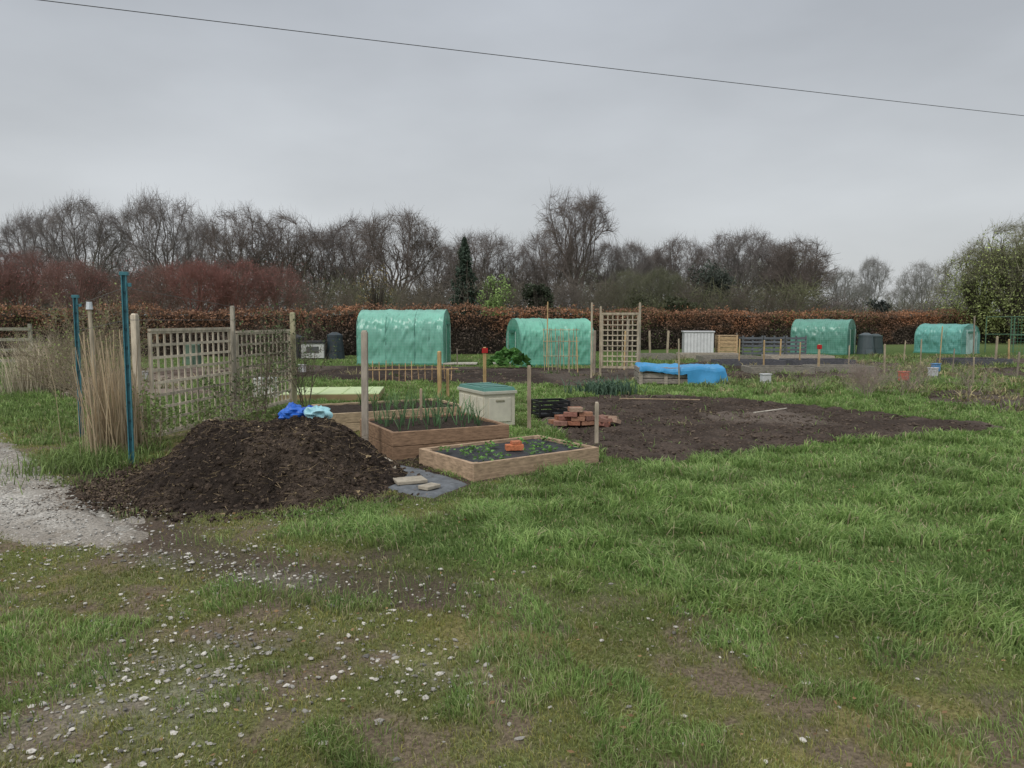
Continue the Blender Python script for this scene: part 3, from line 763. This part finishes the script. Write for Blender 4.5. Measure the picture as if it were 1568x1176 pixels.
for px,top,w,D,k,cc in (
 (5,368,110,80,0,gl2),(75,328,130,84,1,gl2),(135,310,150,80,2,gl2),(200,370,110,92,3,gl2),(262,301,150,80,1,gl2),(310,345,110,88,4,gl2),
 (375,322,140,78,3,gb),(440,333,150,80,0,gb),(500,350,120,85,1,gr),(545,340,130,82,4,gr),(615,328,160,76,2,gb),(665,372,110,90,0,gr),
 (740,355,140,82,1,gr),(795,385,100,85,3,gr),(880,299,140,78,5,gb),(838,355,110,86,0,gr),(925,375,100,84,4,gr),(968,375,90,80,6,gl2),
 (1035,367,110,84,2,gr),(1000,392,90,86,7,gl2),(1090,378,100,84,3,gr),(1137,354,130,80,5,gl2),(1175,370,100,85,1,gr),(1218,369,115,76,4,gb),(1208,383,110,80,0,gb),
 (1285,413,75,125,5,(.33,.32,.31)),(1333,398,60,125,6,(.33,.32,.31)),(1310,435,70,130,2,(.34,.33,.32)),(1410,404,90,120,0,(.32,.31,.30)),(1380,440,70,140,1,(.35,.34,.33)),(1455,423,80,130,3,(.33,.32,.31)),(-60,330,130,80,2,gr),(-150,330,130,80,3,gr),(1640,340,150,60,0,gr),(1720,340,150,70,3,gr)):  # farthest trees: distance haze put into the colour as paler grey
    tree('bare_tree',k,at(px,D),D,ht(top,D),w/1150*D,cc)
rd=(.25,.15,.13)
for px,top,w,D,k,cc in ((-30,385,140,46,0,rd),(45,385,140,48,3,rd),(120,400,120,46,2,rd),(185,412,110,47,8,(.22,.15,.12)),(245,408,110,46,4,(.24,.155,.13)),(310,398,120,45,1,(.28,.14,.12)),(370,400,120,46,3,(.27,.14,.12)),(425,408,100,47,2,rd),(480,430,90,50,9,(.2,.16,.13)),
  (640,425,90,55,8,(.18,.155,.12)),(540,430,80,56,9,(.18,.15,.12)),(870,425,80,58,9,(.16,.135,.12)),(920,428,90,58,8,(.16,.145,.11)),(960,415,90,60,0,(.18,.18,.12)),(1010,412,90,62,2,(.17,.175,.115)),(1060,425,80,60,8,(.16,.135,.115)),(1130,433,90,60,9,(.16,.135,.115)),(1190,438,90,60,8,(.17,.14,.12)),(1240,448,60,62,9,(.18,.155,.135)),(1300,464,70,75,8,(.2,.18,.165)),(1400,464,80,75,9,(.2,.175,.16)),(1480,460,70,70,8,(.19,.165,.14))):
    tree('garden_shrub',k,at(px,D),D,ht(top,D),w/1150*D,cc)
g=G();N=4500
cx=rng.choice([-31,-29.5,-26,-22,-19,-16.5,-14.5],N)+rng.normal(0,1.5,N);zz=np.clip(rng.normal(3.8,.8,N),2,5.1)
leaves(g,np.c_[cx,rng.normal(46,1.2,N),zz],rng.uniform(.04,.08,N),A([[.34,.14,.125]])*rng.uniform(.5,1.5,(N,1)))
g.obj('cherry_buds',M_LEAF)

def scrub(name,N,x0,x1,y0,y1,zt,sd,wd,ln,base=(.085,.072,.063)):
    g=G();x=rng.uniform(x0,x1,N);y=rng.uniform(y0,y1,N)
    top=zt*(.45+.95*fbm(x*.16,y*.02,sd,3))*np.where(x/y>.41,.42,1)
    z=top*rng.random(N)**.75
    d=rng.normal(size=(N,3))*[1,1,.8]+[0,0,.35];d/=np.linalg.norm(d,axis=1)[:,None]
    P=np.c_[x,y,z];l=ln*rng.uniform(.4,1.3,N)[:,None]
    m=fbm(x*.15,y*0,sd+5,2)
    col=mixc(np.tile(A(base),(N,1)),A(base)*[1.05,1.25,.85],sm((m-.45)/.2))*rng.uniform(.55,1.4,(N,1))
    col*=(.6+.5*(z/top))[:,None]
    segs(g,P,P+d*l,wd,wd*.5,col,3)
    g.obj(name,M_TWIG)
scrub('woodland_undergrowth',34000,-75,60,58,72,4.2,3,.018,1.3,(.13,.112,.095))
scrub('distant_woodland',42000,-110,60,92,104,8.2,13,.03,2.2,(.17,.15,.138))
scrub('distant_woodland',9000,50,150,140,150,3.4,23,.05,2.2,(.27,.255,.245))  # haze painted in: paler twig colour for the farthest band

def crown(name,x,y,h,w,col,N,size,base=.0,shape='dome',trunk=(.1,.085,.07),clumps=26,sd=1,spread=1.):
    r=np.random.default_rng(sd);g=G()
    if shape=='cone':
        z=r.random(N)**1.3;a=r.uniform(0,6.28,N)
        rad=(1-z)**.85*w/2*(.55+.45*np.abs(np.sin(z*22+a*.5)))+.08
        rad=rad*(.6+.75*vn(a*2.2,z*8,3));q=r.random(N)**.5*rad
        P=np.c_[np.cos(a)*q,np.sin(a)*q,base*h+z*h*(1-base)-q*.3]
        k=.5+.8*q/(rad+.01)
    else:
        cz=r.uniform(.12,.86,clumps);ca=r.uniform(0,6.28,clumps)
        env=np.sqrt(np.clip(1-((cz-.42)/.6)**2,0,1));cr=env*np.sqrt(r.random(clumps))*.75
        cen=np.c_[np.cos(ca)*cr*w/2,np.sin(ca)*cr*w/2,cz*h]
        i=r.integers(0,clumps,N);d=r.normal(size=(N,3));d/=np.linalg.norm(d,axis=1)[:,None]
        rr=(r.random(N)**.4)[:,None]*A([w*.19,w*.19,h*.14])*spread*r.uniform(.6,1.25,(clumps,1))[i]
        P=cen[i]+d*rr;P[:,2]=np.maximum(P[:,2],.05)
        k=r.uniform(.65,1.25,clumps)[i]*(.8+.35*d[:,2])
    P+=A([x,y,0])
    leaves(g,P,size*r.uniform(.6,1.4,N),A([col])*(k*r.uniform(.7,1.35,N))[:,None])
    M=60;a=r.uniform(0,6.28,M);t=A([[x,y,h*.1]]);e=t+np.c_[np.cos(a)*w*.33*r.random(M),np.sin(a)*w*.33*r.random(M),h*r.uniform(.3,.8,M)]
    segs(g,np.repeat(t,M,0),e,.012*h,.003*h,trunk)
    segs(g,[[x,y,-.1]],[[x,y,h*(.9 if shape=='cone' else .5)]],.025*h,.01*h,trunk,7)
    return g.obj(name,M_LEAF)
crown('conifer_tree',at(712,60),60,ht(366,60),4.0,(.065,.09,.066),7500,.2,.03,'cone',sd=2)
crown('spring_green_shrub',at(757,48),48,ht(413,48),2.9,(.27,.38,.13),2600,.12,sd=3)
crown('evergreen_shrub',at(825,50),50,ht(430,50),2.3,(.06,.075,.045),5000,.14,sd=4)
crown('forsythia_shrub',at(575,50),50,ht(402,50),3.8,(.3,.235,.11),1300,.09,sd=5,clumps=40)
crown('evergreen_tree',at(1085,70),70,ht(402,70),5,(.085,.1,.08),5000,.2,sd=6,clumps=80,spread=1.2)
crown('evergreen_shrub',at(1345,72),72,ht(457,72),2.9,(.045,.055,.048),4500,.16,sd=7)
crown('evergreen_shrub',at(1040,56),56,ht(452,56),3,(.065,.075,.04),3000,.16,sd=8)
crown('evergreen_shrub',at(985,58),58,ht(440,58),4,(.12,.13,.07),1800,.13,sd=18,clumps=50)
for px,w,top,D,s in ((1495,130,378,52,8),(1550,160,343,50,9),(1610,150,350,52,10)):
    tree('willow_tree',[0,3,1][s%3],at(px,D),D,ht(top,D),w/1150*D,(.25,.24,.16))
    crown('willow_foliage',at(px,D),D,ht(top,D),w/1150*D,(.40,.46,.18),6500,.11,sd=s,clumps=170,spread=1.15)

# ------------------------------------------------------------------ copper beech hedge
HL=[(-60,35),(-22,33.3),(-9,33.8),(0,36.5),(12,44),(30,52),(75,66)]
def hedge():
    g=G();N=145000
    pts=A(HL,);sl=np.hypot(*np.diff(pts,axis=0).T);cum=np.concatenate([[0],np.cumsum(sl)])
    s=rng.random(N)*cum[-1]
    px=np.interp(s,cum,pts[:,0]);py=np.interp(s,cum,pts[:,1])
    dx=np.interp(s+.1,cum,pts[:,0])-px;dy=np.interp(s+.1,cum,pts[:,1])-py;l=np.hypot(dx,dy)+1e-9;nx,ny=dy/l,-dx/l
    top=2.02+.3*(fbm(s*.35,s*0,5,3)-.5)*2+.16*(vn(s*2.2,s*0,9)-.5)
    z=top*rng.random(N)**.75
    ontop=rng.random(N)<.2
    lat=.55+.3*(fbm(s*1.2,z*1.6,6,3)-.5)*2+rng.normal(0,.06,N)
    lat=np.where(ontop,rng.uniform(-.5,.6,N),lat);z=np.where(ontop,top+rng.gamma(1.3,.055,N),z)
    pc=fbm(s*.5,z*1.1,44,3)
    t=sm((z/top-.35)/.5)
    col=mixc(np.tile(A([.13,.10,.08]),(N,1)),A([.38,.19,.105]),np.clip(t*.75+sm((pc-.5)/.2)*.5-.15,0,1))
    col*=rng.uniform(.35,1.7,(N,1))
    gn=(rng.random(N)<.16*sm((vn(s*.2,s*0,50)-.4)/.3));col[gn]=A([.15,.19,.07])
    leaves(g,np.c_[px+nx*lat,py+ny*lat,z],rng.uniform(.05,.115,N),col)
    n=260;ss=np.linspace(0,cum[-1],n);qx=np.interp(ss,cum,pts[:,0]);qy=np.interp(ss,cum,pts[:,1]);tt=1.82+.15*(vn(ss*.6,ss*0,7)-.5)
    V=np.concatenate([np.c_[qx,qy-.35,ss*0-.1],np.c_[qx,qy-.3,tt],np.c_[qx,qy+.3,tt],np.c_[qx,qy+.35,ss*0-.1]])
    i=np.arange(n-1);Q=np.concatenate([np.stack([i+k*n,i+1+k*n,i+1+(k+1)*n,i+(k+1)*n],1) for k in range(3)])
    g.add(V,A([.05,.038,.03]),Q)  # dark inner core, added so light doesn't leak through the leaves
    g.obj('copper_beech_hedge',M_LEAF)
hedge()

# ------------------------------------------------------------------ near-side plants on the left
def cl(n,cx,cy,sx,sy): 
    x=rng.normal(cx,sx,n);y=rng.normal(cy,sy,n);return np.c_[x,y,Hh(x,y)-.02]
g=G();N=330
P=cl(N,-4.68,8.8,.15,.25);h=rng.uniform(.5,1.5,N);az=rng.normal(2.8,1.4,N)
blades(g,P,h,rng.uniform(.006,.013,N),rng.uniform(.02,.16,N),az,A([[.62,.5,.33]])*rng.uniform(.45,1.2,(N,1)))
N=100;P=cl(N,-4.68,8.8,.14,.22);e=P+np.c_[rng.normal(-.1,.1,N),rng.normal(0,.1,N),rng.uniform(.7,1.5,N)]
segs(g,P,e,.006,.004,A([[.64,.52,.36]])*rng.uniform(.6,1.2,(N,1)),4)
g.obj('dry_reed_clump',M_GRASS)
g=G();N=1000;P=cl(N,-10.4,16.7,.3,.4);blades(g,P,rng.uniform(.6,1.5,N),.014,rng.uniform(.1,.55,N),rng.normal(2.9,1.1,N),A([[.62,.54,.4]])*rng.uniform(.5,1.2,(N,1)))
g.obj('dry_ornamental_grass',M_GRASS)
g=G();N=12000;x=rng.uniform(-13.5,-4.8,N);y=rng.uniform(9.5,20,N);k=(sd_poly(x,y,PATH)<-.1)&(sd_poly(x,y,PLOT_LEFT)<0);x,y=x[k],y[k];N=len(x)
hh=.07+.28*fbm(x*1.2,y*1.2,5,2)*rng.random(N)
blades(g,np.c_[x,y,Hh(x,y)],hh,.016,rng.uniform(.2,1,N),rng.uniform(0,6.28,N),A([[.2,.29,.09]])*rng.uniform(.5,1.5,(N,1)))
N=2200;P=cl(N,-4.7,8.4,.3,.5);blades(g,P,rng.uniform(.05,.28,N),.01,rng.uniform(.2,1,N),rng.uniform(0,6.28,N),A([[.2,.28,.09]])*rng.uniform(.5,1.5,(N,1)))
g.obj('verge_weeds',M_GRASS)
def shrub(name,k,x,y,h,w,col,nl,lc,ls):
    ob=tree(name,k,x,y,h,w,col);me,rad,tips=TM[k]
    if nl:
        s=w/2/rad;i=rng.integers(0,len(tips),nl);T=tips[i]*[s,s,h];a=ob.rotation_euler[2]
        T=np.c_[T[:,0]*math.cos(a)-T[:,1]*math.sin(a)+x,T[:,0]*math.sin(a)+T[:,1]*math.cos(a)+y,T[:,2]]+rng.normal(0,.015,(nl,3))
        g=G();leaves(g,T,rng.uniform(.6,1.4,nl)*ls,A([lc])*rng.uniform(.5,1.6,(nl,1)));f=g.obj('leaves',M_LEAF)
        f.parent=ob;f.matrix_parent_inverse=ob.matrix_basis.inverted()
shrub('bramble_shrub',10,-6.3,11.4,1.9,2.0,(.28,.23,.16),700,(.22,.26,.1),.03)
shrub('bramble_shrub',11,-6.9,12.5,2.1,2.4,(.3,.25,.18),700,(.24,.25,.11),.03)
shrub('bramble_shrub',12,-7.8,13.8,1.9,2.4,(.28,.23,.16),500,(.24,.25,.11),.03)
shrub('bramble_shrub',10,-9.0,15.0,1.6,2.4,(.28,.23,.16),500,(.24,.25,.11),.03)
shrub('bramble_shrub',12,-4.4,9.0,.85,.9,(.25,.21,.14),700,(.18,.25,.08),.03)
shrub('bramble_shrub',11,-3.6,9.2,.7,1.2,(.22,.18,.12),700,(.15,.2,.07),.035)
shrub('climbing_rose',10,-3.95,11.8,1.8,1.3,(.16,.13,.10),450,(.10,.14,.06),.035)
shrub('climbing_rose',12,-3.75,10.8,1.1,1.3,(.18,.15,.11),650,(.12,.16,.07),.035)
shrub('climbing_rose',11,-3.6,13.0,1.9,1.6,(.16,.13,.10),550,(.10,.14,.06),.035)
for k,x0,y0,h0,w0 in ((9,7.2,15.2,.85,1.1),(11,8.2,15.6,.8,1.3),(10,9.0,16.8,.85,1.3),(12,6.6,16.4,.7,1.0),(11,7.7,16.2,.8,1.2),(10,9.6,15.6,.8,1.2)):
    shrub('currant_bush',k,x0,y0,h0,w0,(.36,.29,.25),60,(.3,.32,.13),.02)
g=G();N=260;a=rng.uniform(0,6.28,N);r=.72*np.sqrt(rng.random(N))
leaves(g,np.c_[-.1+np.cos(a)*r,24.6+np.sin(a)*r,.15+(1-r/.8)*.55+rng.uniform(-.1,.1,N)],rng.uniform(.14,.28,N),A([[.08,.19,.045]])*rng.uniform(.5,1.6,(N,1)),.35)
g.obj('rhubarb_plant',M_LEAF)
g=G();N=420;P=cl(N,2.0,15.9,.32,.18);blades(g,P,rng.uniform(.2,.5,N),.03,rng.uniform(.2,.9,N),rng.uniform(0,6.28,N),A([[.11,.18,.12]])*rng.uniform(.5,1.4,(N,1)))
g.obj('leek_plants',M_LEAF)
g=G()
for (x0,x1,y0,y1,n,c) in ((12,30,19,33,520,(.22,.28,.1)),(8.5,14,12.5,19,170,(.2,.26,.08)),(5,14,20,31,190,(.18,.25,.08)),(-7,4,19,25,26,(.14,.21,.07)),(-13,-6,16,24,80,(.2,.25,.1)),(4.5,9,16,20,90,(.22,.27,.1)),(1,7,9.5,15,26,(.15,.22,.07))):
    for i in range(n):
        N=26;cx,cy=random.uniform(x0,x1),random.uniform(y0,y1)
        cc=random.choice([c,c,c,(.4,.35,.19),(.28,.25,.14)]);sc=.45 if cy<15.5 and cx<7 else 1
        P=cl(N,cx,cy,.13*sc,.1*sc);blades(g,P,rng.uniform(.06,.32,N)*random.uniform(.4,1.1)*sc,.03*sc,rng.uniform(.3,1.1,N),rng.uniform(0,6.28,N),A([cc])*rng.uniform(.5,1.5,(N,1)))
g.obj('vegetable_plants',M_LEAF)

# ------------------------------------------------------------------ low plank beds, bins and sheds in the distance
for x0,y0,a,b,an in ((6.9,21.6,1.8,1.2,-.05),(9.0,22.0,1.7,1.1,.05),(7.0,25.2,2.2,1.2,.0),(9.6,25.6,2.2,1.2,.05),(7.2,28.2,2.2,1.2,.0),(9.9,28.6,2.4,1.2,.0),(6.9,30.6,2.4,1.0,0),(5.1,30.2,1.5,.9,0),(15.5,26,2.0,1.2,.1),(19,26.2,2.0,1.2,0)):
    bed('plank_bed',(x0,y0),an,a,b,.26,1,random.choice([(.11,.11,.12),(.26,.24,.2),(.42,.37,.3)]),(.05,.038,.03),.15)
def bin_(x,y,h,r,col):
    pb=PB();pb.cyl((0,0,0),(0,0,h*.82),r,r*.78,col,20);pb.cyl((0,0,h*.82),(0,0,h*.9),r*.82,r*.8,col,20);pb.cyl((0,0,h*.9),(0,0,h),r*.78,r*.25,col,20)
    pb.cyl((0,0,h*.3),(0,0,h*.34),r*.95,r*.94,col,20);pb.box((0,-r*.93,.12),(r*.8,.05,.2),[q*1.4 for q in col])
    pb.obj('compost_bin',M_PLAST,0,(x,y,0))
bin_(-8.9,31,1.0,.42,(.02,.025,.03));bin_(-7.35,31.2,1.1,.4,(.03,.045,.055));bin_(16.7,35.5,1.0,.4,(.08,.10,.11));bin_(17.3,35.8,.95,.38,(.04,.06,.06));bin_(25.5,33,1.0,.4,(.03,.05,.05));bin_(-11.5,27,.8,.35,(.08,.13,.09))
pb=PB();pb.box((0,0,.35),(.9,.7,.6),(.6,.6,.58));pb.box((0,0,.7),(.98,.78,.1),(.03,.03,.035));pb.box((0,-.36,.4),(.5,.02,.25),(.1,.1,.1));pb.obj('storage_chest',M_PLAST,.02,(-8.15,30.9,0),.1)
pb=PB();pb.box((0,0,.55),(1.3,.8,1.0),(.62,.62,.63))
for i in range(9): pb.box((-.58+i*.145,-.405,.55),(.09,.02,.9),(.72,.72,.73),jit=.03)
pb.box((0,0,1.08),(1.38,.88,.06),(.6,.6,.62));pb.obj('tool_chest',M_PLAST,.01,(8.4,34,0),-.1)
pb=PB()
for k in range(5): pb.box((0,-.4,.1+k*.17),(.85,.03,.15),(.5,.35,.2));pb.box((-.43,0,.1+k*.17),(.03,.78,.15),(.48,.34,.2));pb.box((.43,0,.1+k*.17),(.03,.78,.15),(.48,.34,.2))
pb.box((0,0,.9),(.9,.84,.03),(.5,.36,.22));pb.box((-.39,-.42,.45),(.07,.03,.9),(.55,.38,.22));pb.box((.39,-.42,.45),(.07,.03,.9),(.55,.38,.22));pb.obj('wooden_compost_box',M_BOARD,.004,(9.75,34.2,0),-.1)
pb=PB()
for b in range(3):
    for k in range(5): pb.box((b*.95,-.4,.1+k*.17),(.85,.03,.1),(.14,.15,.17))
    for q in (-.42,0,.42): pb.box((b*.95+q,-.36,.45),(.07,.05,.9),(.15,.16,.17))
    for s in (-.45,.45):
        for k in range(5): pb.box((b*.95+s,.02,.1+k*.17),(.03,.75,.1),(.14,.15,.16))
pb.obj('pallet_compost_bay',M_BOARD,0,(10.9,34.3,0),-.1)
pb=PB()
for i in range(4):
    for j in range(2): pb.cyl((i*1.3,j*2.2,0),(i*1.3,j*2.2,1.75),.025,.025,(.08,.16,.1),6)
    pb.cyl((i*1.3,0,1.75),(i*1.3,2.2,1.75),.02,.02,(.08,.16,.1),6)
for j in range(2):
    for zz in (.9,1.75): pb.cyl((0,j*2.2,zz),(3.9,j*2.2,zz),.02,.02,(.08,.16,.1),6)
for i in range(27): pb.cyl((i*.15,-.02,0),(i*.15,-.02,1.72),.005,.005,(.1,.28,.17),4)
for i in range(12): pb.cyl((0,-.025,i*.15),(3.9,-.025,i*.15),.005,.005,(.1,.28,.17),4)
pb.obj('fruit_cage',M_METAL,0,(23.2,35,0),-.1)
pb=PB();w=(.3,.29,.23)
for xx in (-1.1,0,1.1): pb.box((xx,0,.7),(.1,.1,1.55),w)
for zz in (.25,.6,.95,1.3): pb.box((0,-.06,zz),(2.3,.03,.1),w)
pb.obj('wooden_gate',M_BOARD,.004,(-17.2,25.0,0),.15)
pb=PB();pb.cyl((4.0,12.35,.07),(4.75,12.9,.08),.012,.01,(.6,.55,.47),6);pb.cyl((2.1,14.6,.07),(3.6,14.3,.08),.012,.01,(.4,.3,.2),6);pb.obj('bamboo_cane',M_WOOD)
pb=PB()
for x0,y0,c in ((6.3,18.6,(.6,.6,.6)),(11.8,21,(.6,.6,.62)),(13,23,(.1,.3,.6)),(19,26,(.6,.6,.6)),(10.2,19.5,(.6,.1,.05)),(20,29,(.55,.5,.3)),(-6.3,22.5,(.6,.6,.6)),(-9.6,19.5,(.5,.5,.5))):
    pb.box((x0,y0,.14),(.22,.16,.22),c,.3);pb.box((x0,y0,.26),(.25,.19,.03),c,.3)
pb.obj('plant_tubs',M_PLAST,.01)
pb=PB();pb.box((0,0,.045),(1.3,.7,.05),(.5,.46,.4));pb.box((1.4,.1,.045),(.9,.6,.05),(.45,.42,.37));pb.obj('paving_slabs',M_SLAB,.008,(-1.9,27.0,.0),0)
pb=PB();pb.box((0,0,2.1),(9,7,4.6),(.38,.33,.3))
for sx in (-2.6,0,2.6): pb.box((sx,-3.52,3.2),(1.1,.06,1.1),(.08,.09,.1));pb.box((sx,-3.55,2.6),(1.2,.1,.08),(.6,.6,.58))
b=len(pb.v)
for p in ((-4.8,-3.9,4.35),(4.8,-3.9,4.35),(4.8,3.9,4.35),(-4.8,3.9,4.35),(-4.8,0,6.4),(4.8,0,6.4)): pb.v.append(p);pb.c.append((.3,.29,.3))
for f in ((0,1,5,4),(2,3,4,5),(1,2,5),(3,0,4),(0,3,2,1)): pb.f.append([b+i for i in f]);pb.m.append(0)
pb.box((3,0,6.5),(.7,.7,1.2),(.35,.28,.24))
pb.obj('brick_house',M_BRICK,0,(75,178,-1.2),.3)

# ------------------------------------------------------------------ overhead wire between poles
pts=[]
a=Vector((-34.5,6.75,7.95));b=Vector((40.5,31.9,7.95))
for i in range(41):
    t=i/40;p=a.lerp(b,t);p.z-=.35*4*t*(1-t)*.8-.12;pts.append(p)
pb=PB()
for p,q in zip(pts[:-1],pts[1:]): pb.cyl(p,q,.008,.008,(.03,.03,.03),6)
pb.obj('overhead_wire',M_METAL)
for p in (a,b):
    pb=PB();pb.cyl((0,0,-.2),(0,0,8.4),.15,.11,(.13,.1,.08),14);pb.box((0,0,8.05),(.1,1.1,.1),(.15,.12,.09));pb.cyl((0,0,8.05),(0,0,8.2),.04,.03,(.3,.15,.1),8)
    pb.obj('utility_pole',M_WOOD,0,(p.x,p.y,0))

# ------------------------------------------------------------------ sky, sun, camera
EL=math.radians(48)
w=bpy.data.worlds.new('World');scene.world=w;w.use_nodes=True;nt=w.node_tree;N=nt.nodes;L=nt.links;N.clear()
out=N.new('ShaderNodeOutputWorld');bg=N.new('ShaderNodeBackground');bg.inputs['Strength'].default_value=.1
sky=N.new('ShaderNodeTexSky');sky.sky_type='NISHITA';sky.sun_disc=False;sky.sun_elevation=EL;sky.sun_rotation=math.radians(210);sky.dust_density=3
tc=N.new('ShaderNodeTexCoord');sp=N.new('ShaderNodeSeparateXYZ');L.new(tc.outputs['Generated'],sp.inputs[0])
def rgbmix(f,a,b):
    m=N.new('ShaderNodeMix');m.data_type='RGBA';L.new(f,m.inputs['Factor'])
    for k,v in (('A',a),('B',b)):
        if isinstance(v,tuple): m.inputs[k].default_value=v
        else: L.new(v,m.inputs[k])
    return m.outputs['Result']
mr=N.new('ShaderNodeMapRange');mr.inputs[1].default_value=0;mr.inputs[2].default_value=.5;L.new(sp.outputs['Z'],mr.inputs[0])
mz=N.new('ShaderNodeMapRange');mz.inputs[1].default_value=.5;mz.inputs[2].default_value=.95;L.new(sp.outputs['Z'],mz.inputs[0])
c1=rgbmix(mr.outputs[0],(6.5,6.7,6.75,1),(4.6,4.95,5.5,1))
c2=rgbmix(mz.outputs[0],c1,(9.8,10,10.2,1))
mp=N.new('ShaderNodeMapping');mp.inputs['Scale'].default_value=(1.2,1.2,3.2);mp.inputs['Rotation'].default_value=(0,.25,0);L.new(tc.outputs['Generated'],mp.inputs[0])
nz=N.new('ShaderNodeTexNoise');nz.inputs['Scale'].default_value=1.7;nz.inputs['Detail'].default_value=5;nz.inputs['Roughness'].default_value=.48;L.new(mp.outputs[0],nz.inputs['Vector'])
m2=N.new('ShaderNodeMapRange');m2.inputs[1].default_value=.3;m2.inputs[2].default_value=.7;m2.inputs[3].default_value=.86;m2.inputs[4].default_value=1.13;L.new(nz.outputs[0],m2.inputs[0])
vm=N.new('ShaderNodeVectorMath');vm.operation='SCALE';L.new(c2,vm.inputs[0]);L.new(m2.outputs[0],vm.inputs['Scale'])
mx=N.new('ShaderNodeMix');mx.data_type='RGBA';mx.inputs['Factor'].default_value=.92;L.new(sky.outputs[0],mx.inputs['A']);L.new(vm.outputs[0],mx.inputs['B'])
L.new(mx.outputs['Result'],bg.inputs['Color']);L.new(bg.outputs[0],out.inputs[0])
s=bpy.data.lights.new('sun','SUN');s.energy=1.5;s.angle=math.radians(20);s.color=(1,.97,.92)
so=bpy.data.objects.new('sun',s);COL.objects.link(so);so.rotation_euler=(math.pi/2-EL,0,math.radians(-30))
cam=bpy.data.cameras.new('camera');cam.sensor_width=36;cam.lens=26.4;cam.clip_end=2000;cam.clip_start=.05
co=bpy.data.objects.new('camera',cam);COL.objects.link(co);co.location=(0,0,1.6);co.rotation_euler=(math.radians(90-4.87),0,0)
scene.camera=co
scene.view_settings.view_transform='Standard';scene.view_settings.look='None';scene.view_settings.exposure=0
